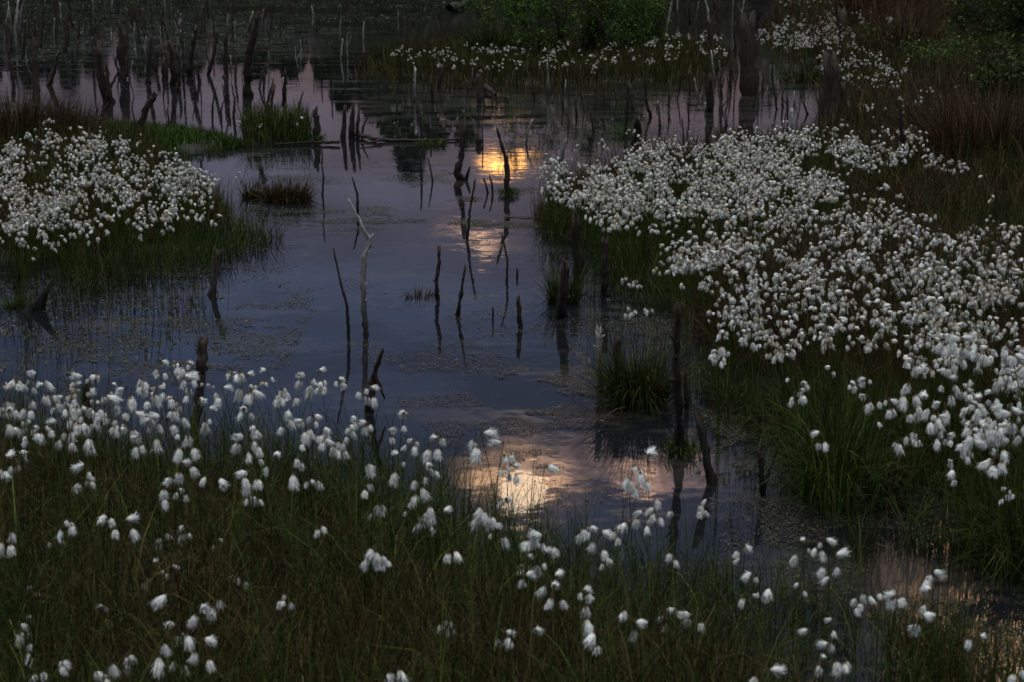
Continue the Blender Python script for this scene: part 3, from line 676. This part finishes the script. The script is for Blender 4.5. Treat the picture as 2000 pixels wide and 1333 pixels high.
crowd([(1290, 0), (1480, 0), (1470, 40), (1300, 60)], 16, .3, .9, .03, .07, 'at the top edge right of the bushes', 'distant stems at the top edge', 4, True)
crowd([(1540, 122), (1590, 140), (1580, 180), (1540, 160)], 5, .12, .3, .02, .05, 'below the far white tufts', 'stubs below the far tufts', 5)

crowd([(690, 165), (1450, 168), (1570, 200), (1560, 250), (1250, 255), (1000, 215), (760, 205)], 36, .08, .3, .012, .03, 'before the island', 'small dark stems in the film before the island', 6)
crowd([(1400, 130), (1590, 150), (1590, 250), (1400, 240)], 18, .08, .35, .012, .03, 'in the pink water by the broad trunk', 'small dark stems in the pink water', 7, True)
crowd([(250, 130), (640, 120), (600, 215), (450, 240), (260, 200)], 20, .1, .4, .012, .035, 'in the blue water behind the green spit', 'small dark stems in the blue water', 9, True)
v, q, c = merge(STF)
tag(link('dead_stems', mesh_np('dead_stems', v, q, c, M_wood)), 'scattered small dead stems of the far drowned wood, too many and small to tell apart', 'dead stems', kind='stuff')

# ------------------------------------------------------------------ tussocks
def tussock(px, py, wpx, hpx, n, pal, pal2, frac, label, cat='grass tussock', lean=.5, name='sedge_tussock', wid=.003, curl=.8, ratio=.6):
    c0 = G(px, py); s = scl(c0[1]); R = wpx / 2 / s; h = hpx / s
    a = rng.uniform(0, 6.283, n); rr = np.sqrt(rng.random(n))
    b0 = np.stack([np.cos(a) * rr * R * ratio, np.sin(a) * rr * R * ratio * .8, np.full(n, -.02)], -1)
    Ln = h * rng.uniform(.45, 1.15, n); wd = np.maximum(wid * rng.uniform(.6, 1.2, n), .00042 * c0[1])
    az = a + rng.normal(0, .5, n)
    th = lean * rr
    cc = pick(pal, n, pal2, frac)
    v1 = blades(b0, Ln, wd, cc, th0=lean, curl=curl, az=az, droop=.15)
    o = empty(name, c0); link('blades', mesh_np('blades', v1[0], v1[1], v1[2], M_blade), o)
    k = 400; a = rng.uniform(0, 6.283, k); r2 = np.sqrt(rng.random(k)) * R * ratio * 1.05
    b1 = np.stack([np.cos(a) * r2, np.sin(a) * r2 * .8, np.full(k, -.01)], -1)
    v2 = blades(b1, h * rng.uniform(.1, .3, k), wd[:1].repeat(k) * 1.6, pick(BROWN, k), th0=.9, seg=2)
    link('dead_thatch', mesh_np('dead_thatch', *v2[:3], M_blade), o)
    return tag(o, label, cat)
tussock(1248, 790, 170, 175, 1250, OLIVE, GREEN, .3, 'big bristling green sedge tussock beside the pale-topped post', lean=.55, curl=1.1)
tussock(1100, 590, 90, 95, 380, GREEN, OLIVE, .4, 'small green sedge clump around the thick leaning stump', lean=.35)
tussock(560, 392, 150, 55, 900, BROWN, OLIVE, .4, 'low brown sedge hummock right of the left bank tufts', lean=.6)
tussock(495, 385, 70, 60, 160, OLIVE, BROWN, .4, 'thin spray of sedge left of the low brown hummock', lean=.7)
tussock(822, 580, 70, 30, 110, BROWN, RUST, .4, 'tiny spiky tuft of brown sedge in open water', lean=.6, ratio=1.0)
tussock(40, 300, 210, 135, 1900, RUST, BROWN, .4, 'large rust-brown sedge clump behind the far left tufts', lean=.3, ratio=.9)
tussock(135, 285, 110, 100, 1100, RUST, BROWN, .4, 'smaller rust-brown sedge clump beside the large one', lean=.3, ratio=.9)
tussock(960, 118, 110, 80, 1100, OLIVE, GREEN, .4, 'dark arching tussock at the left foot of the island bushes', lean=.5)
tussock(455, 285, 60, 26, 500, LIME, GREEN, .3, 'bright green cushion at the tip of the spit', lean=.5, ratio=.9)
tussock(540, 268, 130, 70, 420, GREEN, OLIVE, .4, 'sparse green sedge in the water left of the pronged stump', lean=.2, ratio=1.0)
tussock(845, 285, 60, 20, 240, LIME, GREEN, .4, 'green cushion growing on the long thin log', lean=.5, ratio=.9)
tussock(1690, 262, 90, 50, 700, LIME, GREEN, .5, 'mossy green hummock right of the great broken stump', lean=.5, ratio=.9)
tussock(1580, 160, 110, 40, 400, GREEN, OLIVE, .5, 'low sedge at the shore below the far white tufts', lean=.4, ratio=.9)
tussock(1930, 350, 260, 190, 2600, RUST, BROWN, .5, 'broad rust-coloured sedge thicket at the right edge', lean=.4, ratio=.9)
tussock(1820, 300, 150, 130, 1000, RUST, OLIVE, .4, 'rusty sedge clump left of the broad thicket', lean=.45, ratio=.9)
tussock(1420, 275, 60, 40, 200, GREEN, BROWN, .4, 'small sedge tuft around the black stub behind the tufts', lean=.4)
tussock(1760, 130, 140, 110, 1100, RUST, BROWN, .4, 'rusty thicket of stems behind the far tufts', lean=.25, ratio=.9)
tussock(1680, 60, 100, 90, 900, RUST, BROWN, .5, 'rusty thicket at the top edge right of the dark square post', lean=.25, ratio=.9)
tussock(25, 600, 60, 40, 120, LIME, OLIVE, .4, 'pale green wisp of grass left of the squat root stump', lean=.7)
tussock(1730, 990, 130, 170, 200, OLIVE, BROWN, .3, 'tall dark reed clump in the glinting water at lower right', lean=.3, wid=.004)
tussock(1630, 960, 60, 150, 90, GREEN, OLIVE, .3, 'narrow reed clump right of the two-pronged stump', lean=.18, wid=.005)

# ------------------------------------------------------------------ bushes
def bush(px, py, wpx, hpx, nst, nleaf, label, pal, leaf=.022, name='birch_bush', bare=.25, cat='bush', sp_=.5):
    c0 = G(px, py); s = scl(c0[1]); R = wpx / 2 / s; h = hpx / s; parts = []; tips = []
    r = np.random.default_rng(int(px * 7 + py))
    for i in range(nst):
        a = r.uniform(0, 6.283); ex = np.array([math.cos(a) * R * sp_ * 1.4, math.sin(a) * R * sp_, h * r.uniform(.65, 1.0)]) * np.array([r.uniform(.3, 1.4), r.uniform(.3, 1.2), 1])
        st0 = np.array([r.normal(0, R * .2), r.normal(0, R * .2), -.03]); pts = [st0]
        m = 7
        for k in range(1, m + 1):
            f = k / m; pts.append(st0 + (ex - st0) * np.array([f ** 1.3, f ** 1.3, f]) + r.normal(0, .03, 3) * h)
        pts = np.array(pts); rad = np.linspace(.014, .003, m + 1) * (.7 + .5 * r.random()) * max(h, .6)
        parts.append(tube(pts, rad, 5, .08, 0, (1, 1), (.05, .04, .035), int(r.integers(1e6))))
        for k in range(2, m + 1):
            for _ in range(3):
                d = r.normal(0, 1, 3); d[2] = abs(d[2]) * .6; d = d / np.linalg.norm(d) * R * r.uniform(.25, .6)
                q_ = pts[k] + d; mid_ = pts[k] + d * .5 + r.normal(0, .02, 3)
                parts.append(tube([pts[k], mid_, q_], [rad[k] * .6, rad[k] * .4, .0015], 4, .05, 0, (1, 1), (.05, .04, .035), int(r.integers(1e6))))
                if k / m > bare:
                    for u_ in (.35, .65, 1.0): tips.append(pts[k] + d * u_)
    v, q, c = merge(parts); o = empty(name, c0)
    link('stems', mesh_np('stems', v, q, c, M_wood), o)
    tips = np.array(tips); b0 = tips[r.integers(0, len(tips), nleaf)] + r.normal(0, R * .055 + .02, (nleaf, 3)); b0[:, 2] = np.maximum(b0[:, 2], .06)
    a = r.normal(0, 1, (nleaf, 3)); a /= np.linalg.norm(a, axis=1)[:, None]; b_ = np.cross(a, r.normal(0, 1, (nleaf, 3))); b_ /= np.linalg.norm(b_, axis=1)[:, None]
    sz = leaf * r.uniform(.6, 1.3, nleaf)[:, None]
    V = np.stack([b0 - a * sz, b0 - b_ * sz * .5, b0 + a * sz, b0 + b_ * sz * .5], 1).reshape(-1, 3)
    C = np.repeat(pick(pal, nleaf), 4, 0)
    link('foliage', mesh_np('foliage', V, np.arange(4 * nleaf).reshape(-1, 4), C, M_leaf), o)
    return tag(o, label, cat)
LEAF = [(.10, .18, .03), (.07, .14, .024), (.13, .20, .035), (.05, .10, .02)]
LEAFD = [(.06, .085, .02), (.045, .07, .018), (.08, .10, .026), (.035, .05, .014)]
bush(985, 105, 150, 115, 6, 2600, 'leftmost low bush on the island, thin and half bare', LEAF, bare=.5)
bush(1055, 128, 165, 192, 8, 5200, 'leafy birch bush left of the middle of the island', LEAF)
bush(1150, 122, 150, 188, 8, 5200, 'tall leafy birch bush in the middle of the island', LEAF)
bush(1225, 112, 130, 140, 7, 4200, 'leafy birch bush with many thin stems right of middle on the island', LEAF)
bush(1275, 100, 100, 110, 6, 3000, 'rightmost leafy bush on the island', LEAF)
bush(1960, 120, 260, 200, 10, 9000, 'large green bush in the upper right corner', LEAFD, leaf=.028, bare=.1)
bush(1880, 90, 140, 110, 6, 3200, 'small green bush left of the corner bush', LEAFD, leaf=.026, bare=.1)
bush(1960, 230, 260, 120, 8, 5200, 'low sprawling green bush below the corner bush', LEAFD, leaf=.024, bare=.0, sp_=.9)
bush(1830, 150, 200, 80, 6, 1900, 'thin low leafy scrub behind the rusty sedge', LEAF, leaf=.02, bare=.0, sp_=.9)
bush(1570, 20, 130, 60, 6, 1800, 'dark low scrub behind the far white tufts', LEAF, leaf=.03, bare=.0, sp_=.9)

# the wood on the far shore, beyond the frame; the pool mirrors it
prt = []
r = np.random.default_rng(5)
for i in range(300):
    x = -42 + 84 * ((i * .618034) % 1); y = r.uniform(68, 84)
    px = 1000 + F * x / y
    hh = 4.2 + 2.9 * math.exp(-((px - 830) / 170) ** 2) + 1.0 * math.exp(-((px - 1150) / 160) ** 2) - 0.6 * math.exp(-((px - 480) / 200) ** 2)
    hh *= r.uniform(.72, 1.12); R = hh * r.uniform(.2, .34); n = 620
    t_ = r.random(n) ** .8; ang = r.uniform(0, 6.283, n); rr = R * (1 - t_ * .85) * np.sqrt(r.random(n)) * 1.4
    b0 = np.stack([x + np.cos(ang) * rr, y + np.sin(ang) * rr, .3 + t_ * (hh - .3)], -1)
    a = r.normal(0, 1, (n, 3)); a /= np.linalg.norm(a, axis=1)[:, None]; b_ = np.cross(a, r.normal(0, 1, (n, 3))); b_ /= np.linalg.norm(b_, axis=1)[:, None]
    sz = r.uniform(.12, .26, n)[:, None]
    V = np.stack([b0 - a * sz, b0 - b_ * sz * .6, b0 + a * sz, b0 + b_ * sz * .6], 1).reshape(-1, 3)
    prt.append((V, np.arange(4 * n).reshape(-1, 4), np.repeat(pick(LEAF, n) * .35, 4, 0)))
    prt.append(tube([[x, y, 0], [x, y, hh * .6]], [.12, .06], 5, .1, 0, (1, 1), (.04, .03, .025), i))
v, q, c = merge(prt)
tag(link('far_wood', mesh_np('far_wood', v, q, c, M_leaf)), 'dark wood on the far shore, seen mirrored in the pool', 'trees', kind='stuff')

# ------------------------------------------------------------------ cotton grass
WHITE0 = np.array((.86, .86, .84)); CREAM = np.array((.56, .50, .40)); SCALE = np.array((.10, .06, .04))
def tuft(seed, hairs=260, nl=7, na=9, L0=.027, R0=.0068, pk=1.25, hl=1.0):
    r = np.random.default_rng(seed); L_ = L0 * r.uniform(.75, 1.25); R_ = R0 * r.uniform(.8, 1.35); WHITE = WHITE0 * r.uniform(.8, 1.04)
    t_ = np.linspace(0, 1, nl + 1); prof = np.sin(math.pi * np.clip(t_, 0.02, .965) ** pk) ** .75
    prof[0] = .16; bend = r.normal(0, .2, 2)
    a = np.linspace(0, 2 * math.pi, na, endpoint=False); V = []
    for i, tt in enumerate(t_):
        rr = R_ * prof[i] * (1 + r.normal(0, .09, na)); off = bend * tt ** 2 * L_
        V.append(np.stack([np.cos(a) * rr + off[0], np.sin(a) * rr + off[1], np.full(na, -tt * L_) + r.normal(0, .0012, na) * (i > 0)], -1))
    V = np.array(V).reshape(-1, 3); idx = np.arange((nl + 1) * na).reshape(nl + 1, na); nx = np.roll(idx, -1, 1)
    Q = np.stack([idx[:-1], idx[1:], nx[1:], nx[:-1]], -1).reshape(-1, 4)
    C = np.tile(WHITE, (len(V), 1)); tt = np.repeat(t_, na)
    C[tt < .4] = CREAM; C[tt < .16] = SCALE; C[tt > .8] = WHITE * .97
    parts = [(V, Q, C)]
    if hairs:
        n = hairs; t0 = r.uniform(.1, .8, n); ang = r.uniform(0, 6.283, n); rr = R_ * .75 * np.interp(t0, t_, prof)
        ex = np.stack([np.cos(ang), np.sin(ang), np.zeros(n)], -1); off = np.outer(t0 ** 2 * L_, bend)
        p0 = ex * rr[:, None]; p0[:, 2] = -t0 * L_; p0[:, :2] += off
        d = ex * r.uniform(.05, .5, (n, 1)) + r.normal(0, .14, (n, 3)); d[:, 2] -= r.uniform(.5, 1.1, n); d /= np.linalg.norm(d, axis=1)[:, None]
        ln = hl * L_ * r.uniform(.18, .62, n)[:, None]; sd = np.cross(d, ex + r.normal(0, .3, (n, 3))); sd /= np.linalg.norm(sd, axis=1)[:, None]
        w0 = r.uniform(.0003, .0008, n)[:, None] * (1 if hl == 1.0 else 2.2); p1 = p0 + d * ln * .6; p2 = p0 + d * ln + np.array([0, 0, -1]) * ln * .12
        HV = np.stack([p0 - sd * w0, p0 + sd * w0, p1 - sd * w0 * .8, p1 + sd * w0 * .8, p2 - sd * w0 * .15, p2 + sd * w0 * .15], 1).reshape(-1, 3)
        o_ = np.arange(n)[:, None] * 6
        HQ = np.concatenate([o_ + np.array([[0, 1, 3, 2]]), o_ + np.array([[2, 3, 5, 4]])], 1).reshape(-1, 4)
        parts.append((HV, HQ, np.repeat(WHITE[None] * r.uniform(.88, 1.06, (n, 1)), 6, 0)))
    return merge(parts)
TUFT = [tuft(100 + i) for i in range(14)]
TLOW = [tuft(200 + i, hairs=20, nl=4, na=5, L0=.0225, R0=.0082, pk=1.0, hl=.8) for i in range(8)]
TLOW = [(v, q, c) for v, q, c in TLOW]
TM = [mesh_np('tuft', *t_, M_cot) for t_ in TUFT]
def plant_proto(seed):
    r = np.random.default_rng(seed); h = r.uniform(.24, .46); ln = r.normal(0, .035, 2)
    f = np.linspace(0, 1, 7)[:, None]; stem = np.concatenate([ln * f ** 2, h * f], 1); top = stem[-1]
    n = int(r.choice([1, 2, 2, 3, 3, 4, 5])); parts = []; tf = []
    def ribbon(pts, w0, w1, c):
        out_ = []
        for ax in (np.array([1, 0, 0.]), np.array([0, 1., 0])):
            ww = np.linspace(w0, w1, len(pts))[:, None] / 2 * ax; V = np.stack([pts - ww, pts + ww], 1).reshape(-1, 3); o_ = np.arange(len(pts) - 1)[:, None] * 2
            out_.append((V, (o_ + np.array([[0, 1, 3, 2]])), np.tile(c, (len(V), 1))))
        return out_
    gcol = np.array(random.choice(GREEN)); parts += ribbon(stem, .0030, .0020, gcol)
    az0 = r.uniform(0, 6.283)
    for k in range(n):
        az = az0 + k * 2.4 + r.normal(0, .3); e = np.array([math.cos(az), math.sin(az), 0])
        ll = r.uniform(.006, .026) if k else .003; drop = r.uniform(0, .034) * (k > 0)
        att = top - np.array([0, 0, r.uniform(0, .012)]); end = att + e * ll + np.array([0, 0, .006 - drop]); mid_ = att + e * ll * .6 + np.array([0, 0, .009])
        parts += ribbon(np.array([att, mid_, end]), .0014, .0010, SCALE)
        tilt = r.uniform(.8, 1.8) if (k == 0 and r.random() < .6) else abs(r.normal(.22, .2))
        m_ = Matrix.Translation(Vector(end)) @ Matrix.Rotation(az, 4, 'Z') @ Matrix.Rotation(-tilt, 4, 'Y') @ Matrix.Rotation(r.uniform(0, 6.28), 4, 'Z') @ Matrix.Scale(r.uniform(.72, 1.25), 4)
        tf.append((int(r.integers(0, 14)), m_))
    if r.random() < .8:      # the dark bract and a stem leaf
        z0 = h * r.uniform(.3, .6); az = r.uniform(0, 6.28); e = np.array([math.cos(az), math.sin(az), 0]); b0 = np.array([*(ln * (z0 / h) ** 2), z0])
        parts += ribbon(np.array([b0, b0 + e * .012 + [0, 0, .05], b0 + e * .05 + [0, 0, .1]]), .003, .0006, gcol)
    return dict(h=h, top=top, stem=merge(parts), tufts=tf, n=n)
PROTO = [plant_proto(300 + i) for i in range(48)]
HEADS = '8,760 33,750 17,790 57,754 72,738 90,764 60,794 17,814 147,749 143,767 167,744 183,740 160,767 127,784 113,794 147,794 187,777 203,784 217,764 220,784 213,797 247,770 277,750 283,767 313,720 313,740 347,720 343,737 367,720 370,737 357,754 300,764 300,784 323,774 340,790 350,807 370,770 387,794 405,814 408,757 433,767 453,737 470,734 480,747 490,770 510,754 520,734 477,807 500,840 553,770 547,784 567,797 563,820 583,784 597,834 610,820 597,740 627,754 622,740 630,844 633,867 660,754 663,870 20,850 43,834 63,837 63,850 90,844 117,837 113,870 137,854 143,814 160,804 180,810 163,827 183,824 200,827 227,827 243,827 260,820 280,814 233,844 170,867 317,824 297,837 350,857 367,864 273,867 477,861 493,877 590,877 690,827 687,845 719,767 720,840 764,847 790,817 810,871 855,871 939,857 984,874 13,908 8,935 37,898 170,925 173,948 353,918 403,948 428,951 323,971 353,966 488,931 488,981 497,895 537,908 570,941 580,908 607,948 400,1011 205,1015 242,1031 360,1038 128,1031 37,1065 20,1055 110,1068 230,1068 323,1055 423,1065 437,1095 420,1118 304,1118 333,1118 100,1165 150,1138 60,1155 303,1175 330,1181 559,1178 467,1138 400,1195 427,1188 202,1202 200,1235 40,1232 57,1225 57,1272 347,1238 364,1255 318,1272 394,1272 264,1285 255,1295 290,1308 217,1312 123,1308 70,1328 627,1038 180,1332 347,1305 984,901 997,921 1064,925 780,905 717,918 722,955 837,921 814,948 807,978 804,1001 837,1005 827,1028 862,1011 737,998 944,1005 987,985 970,1041 1034,1048 1054,1035 1064,1061 1057,1095 1027,1101 1024,1135 1084,1141 1081,1165 1137,1048 1150,1038 1170,1058 1201,1048 1228,1038 1184,1101 1138,1171 1144,1198 1211,1141 887,1088 730,1085 744,1105 1237,925 1264,908 1227,951 1251,945 1277,988 1257,1011 1281,1011 1311,1008 1309,1095 1211,1208 1238,1235 1161,1248 1297,1211 984,1248 1044,1251 874,1222 777,1322 1371,995 1380,990 1451,1078 1447,1108 1469,1135 1466,1178 1501,1168 1544,1095 1568,1075 1594,1082 1608,1068 1628,1102 1654,1068 1548,1145 1560,1150 1621,1145 1644,1142 1684,1171 1678,1195 1718,1171 1748,1162 1751,1182 1818,1175 1820,1128 1628,1222 1638,1252 1548,1245 1581,1252 1796,1222 1785,1245 1364,1198 1354,1215 1611,1302 1651,1302 1497,1325 1851,908 1861,928 1942,908 1968,968 1621,1278 1910,1258 1991,1321 1567,761 1560,775 1541,747 1661,761 1694,751 1694,784 1734,791 1774,761 1791,804 1817,834 1834,851 1604,861 1751,874 1711,838 1784,852 1821,674 1804,707 1767,717 1312,490 1325,520 1243,555 1222,550 1228,610 1265,612 1283,530 1330,560'
PL = []        # x, y (photo pixel of the head), jitter allowed
for s_ in HEADS.split():
    a, b_ = s_.split(',')
    if float(b_) > 1000 and rng.random() < .18: continue
    PL.append((float(a), float(b_)))
def spread(poly, n, mind, pw=0, noise=None, seed=0):
    """heads in loose clumps of a few stems, some alone"""
    out_ = []; P_ = [tuple(p) for p in poly]
    x, y = sample(P_, max(3, n // 3), pw, noise, 10 if noise else 0); i = 0
    while len(out_) < n and i < len(x):
        m = int(rng.choice([1, 1, 2, 3, 4, 6, 9])) if noise else int(rng.choice([1, 1, 2, 3]))
        sg = scl(G(x[i], y[i], .36)[1]) * rng.uniform(.02, .055)
        for _ in range(m): out_.append((x[i] + rng.normal(0, sg * 1.15), y[i] + rng.normal(0, sg)))
        i += 1
    return out_[:n]
DENS = [  # head zones in photo pixels: polygon, count, spacing, noise
    ([(0, 270), (60, 262), (110, 255), (200, 268), (260, 305), (330, 325), (400, 345), (420, 400), (380, 430), (200, 450), (0, 465)], 680, 5, (1.6, .27)),
    ([(55, 245), (120, 236), (130, 260), (60, 262)], 6, 8, None), ([(180, 258), (290, 290), (290, 310), (190, 280)], 26, 6, None),
    ([(280, 285), (345, 300), (400, 335), (300, 320)], 14, 8, None),
    ([(400, 325), (465, 330), (465, 410), (400, 400)], 14, 9, None),
    ([(0, 440), (200, 440), (280, 430), (160, 475), (0, 490)], 22, 10, None),
    ([(1040, 345), (1120, 310), (1250, 290), (1420, 270), (1450, 300), (1500, 420), (1440, 440), (1300, 420), (1150, 405), (1060, 375)], 900, 4, (1.5, .32)),
    ([(1160, 275), (1420, 258), (1420, 275), (1180, 295)], 26, 7, None),
    ([(1400, 270), (1540, 258), (1700, 270), (1760, 300), (1740, 350), (1500, 400), (1420, 330)], 520, 5, (1.4, .33)),
    ([(1180, 400), (1330, 430), (1340, 450), (1200, 440)], 16, 8, None),
    ([(1400, 440), (1500, 400), (1780, 400), (1880, 470), (2010, 450), (2010, 560), (1500, 560), (1360, 560), (1300, 500)], 640, 7, (1.3, .33)),
    ([(1350, 550), (2010, 550), (2010, 650), (1900, 680), (1500, 630), (1360, 600)], 320, 9, (1.3, .36)),
    ([(1380, 610), (1700, 640), (1900, 690), (1800, 730), (1420, 680)], 62, 11, (1.2, .4)),
    ([(1780, 670), (2010, 660), (2010, 880), (1900, 880), (1760, 790)], 118, 11, (1.6, .42)),
    ([(1700, 240), (1780, 235), (1840, 300), (1860, 380), (1750, 400), (1700, 300)], 62, 8, (1.5, .38)),
    ([(1600, 280), (1760, 290), (1760, 400), (1600, 400)], 62, 8, (1.5, .36)),
    ([(1830, 300), (1990, 380), (2000, 450), (1860, 420)], 22, 14, None),
    ([(755, 95), (900, 88), (910, 125), (760, 130)], 60, 4, None),
    ([(900, 88), (1110, 75), (1120, 122), (905, 132)], 110, 4, None),
    ([(1100, 80), (1420, 68), (1425, 112), (1110, 128)], 190, 4, None),
    ([(1475, 65), (1530, 40), (1640, 25), (1650, 55), (1640, 85), (1560, 92), (1480, 82)], 480, 3, None),
    ([(1505, 0), (1680, -5), (1640, 12), (1560, 10), (1510, 8)], 90, 4, None),
    ([(1620, 10), (1760, 25), (1760, 75), (1650, 85)], 75, 4, (.8, .45)),
    ([(1595, 105), (1640, 98), (1740, 103), (1765, 135), (1740, 160), (1690, 165), (1620, 150)], 165, 4, None),
    ([(1680, 165), (1760, 200), (1830, 220), (1800, 240), (1690, 220)], 18, 8, None),
    ([(1790, 160), (1900, 175), (1905, 205), (1790, 210)], 28, 7, None),
    ([(1000, 20), (1250, 30), (1250, 70), (1000, 75)], 12, 8, None),
    ([(470, 225), (600, 220), (600, 240), (470, 240)], 3, 10, None),
]
for d in DENS: PL += spread(d[0], d[1], d[2], 0, d[3])
inst = []
for i, (x, y) in enumerate(PL):
    k = int(rng.integers(0, len(PROTO)))
    if 690 < y < 880 and x < 720 and PROTO[k]['n'] < 3: k = int(rng.integers(0, len(PROTO)))
    while x > 1300 and y > 1000 and PROTO[k]['n'] > 3: k = int(rng.integers(0, len(PROTO)))
    pr = PROTO[k]; far_ = y < 240
    sc = rng.uniform(.8, 1.15) * (.88 if y > 960 else 1); rot = rng.uniform(0, 6.283); tp = pr['top'] * sc
    p = G(x, y, tp[2] - .02); cr_, sr_ = math.cos(rot), math.sin(rot)
    bx = p[0] - (tp[0] * cr_ - tp[1] * sr_); by = p[1] - (tp[0] * sr_ + tp[1] * cr_)
    inst.append((by, bx, k, sc, rot, x, y))
inst.sort()
ORD = 'first second third fourth fifth sixth seventh eighth ninth tenth eleventh twelfth thirteenth fourteenth fifteenth sixteenth seventeenth eighteenth nineteenth twentieth twenty-first twenty-second twenty-third twenty-fourth twenty-fifth twenty-sixth twenty-seventh twenty-eighth twenty-ninth thirtieth'.split()
def nearword(x, y, n, sc):
    size = {1: 'single', 2: 'two', 3: 'three', 4: 'four', 5: 'five', 6: 'six'}[n] + '-tufted'
    if x > 1480 and y < 990: z = 'on the right slope'
    elif y > 1150: z = 'in the bottom grass'
    elif y > 990: z = 'on the near bank'
    elif y > 870: z = 'below the white band'
    elif y > 690: z = 'in the white band'
    else: z = 'before the right bank'
    third = ['at far left', 'left of the dark post', 'right of the dark post', 'under the torn snag', 'left of the glow', 'under the glow', 'under the mossy post', 'under the broad stump', 'under the pronged stump', 'by the reeds', 'at the edge'][min(10, int(x / 182))]
    return f'{"tall" if sc > 1.05 else ("short" if sc < .93 else "mid-height")} {size} plant {z} {third}'
SM = [mesh_np('stem', *pr['stem'], M_stem) for pr in PROTO]
src = {}
NEAR = 300
labs = [nearword(x, y, PROTO[k]['n'], sc) for by, bx, k, sc, rot, x, y in inst[:NEAR]]
for l_ in set(labs):
    ids = sorted([i for i, a in enumerate(labs) if a == l_], key=lambda i: inst[i][5])
    if len(ids) > 1:
        for o_, i in enumerate(ids): labs[i] = f'{ORD[o_]} from left, {l_}'
for li, (by, bx, k, sc, rot, x, y) in enumerate(inst[:NEAR]):
    pr = PROTO[k]
    if k not in src:
        root = empty('cotton_sedge', (0, 0, 0)); link('stem', SM[k], root)
        for ti, m_ in pr['tufts']:
            o = link('tuft', TM[ti], root); o.matrix_local = m_
        src[k] = root
    else:
        root = src[k].copy(); COL.objects.link(root)
        for ch in src[k].children:
            c_ = ch.copy(); COL.objects.link(c_); c_.parent = root
    root.location = (bx, by, 0); root.rotation_euler = (0, 0, rot); root.scale = (sc, sc, sc)
    tag(root, labs[li], 'cotton sedge', 'nearest white-tufted cotton sedge plants')
# everything beyond the nearest three hundred
VS, QS, CS, k0 = [], [], [], 0
LOWP = []
for pr in PROTO:
    ps = [pr['stem']]
    for ti, m_ in pr['tufts']:
        v, q, c = TLOW[ti % 8]; M3 = np.array(m_.to_3x3()); ps.append((v @ M3.T + np.array(m_.translation), q, c))
    LOWP.append(merge(ps))
for by, bx, k, sc, rot, x, y in inst[NEAR:]:
    v, q, c = LOWP[k]; cr_, sr_ = math.cos(rot), math.sin(rot)
    v = v * sc @ np.array([[cr_, sr_, 0], [-sr_, cr_, 0], [0, 0, 1]]) + np.array([bx, by, 0])
    VS.append(v); QS.append(q + k0); CS.append(c * rng.uniform(.78, 1.06) * (np.array((1, .95, .84)) if rng.random() < .2 else 1)); k0 += len(v)
tag(link('cotton_grass_field', mesh_np('cotton_grass_field', np.concatenate(VS), np.concatenate(QS), np.concatenate(CS), M_cot)), 'white cotton grass massed on both banks, the island and the far shore', 'cotton grass', kind='stuff')
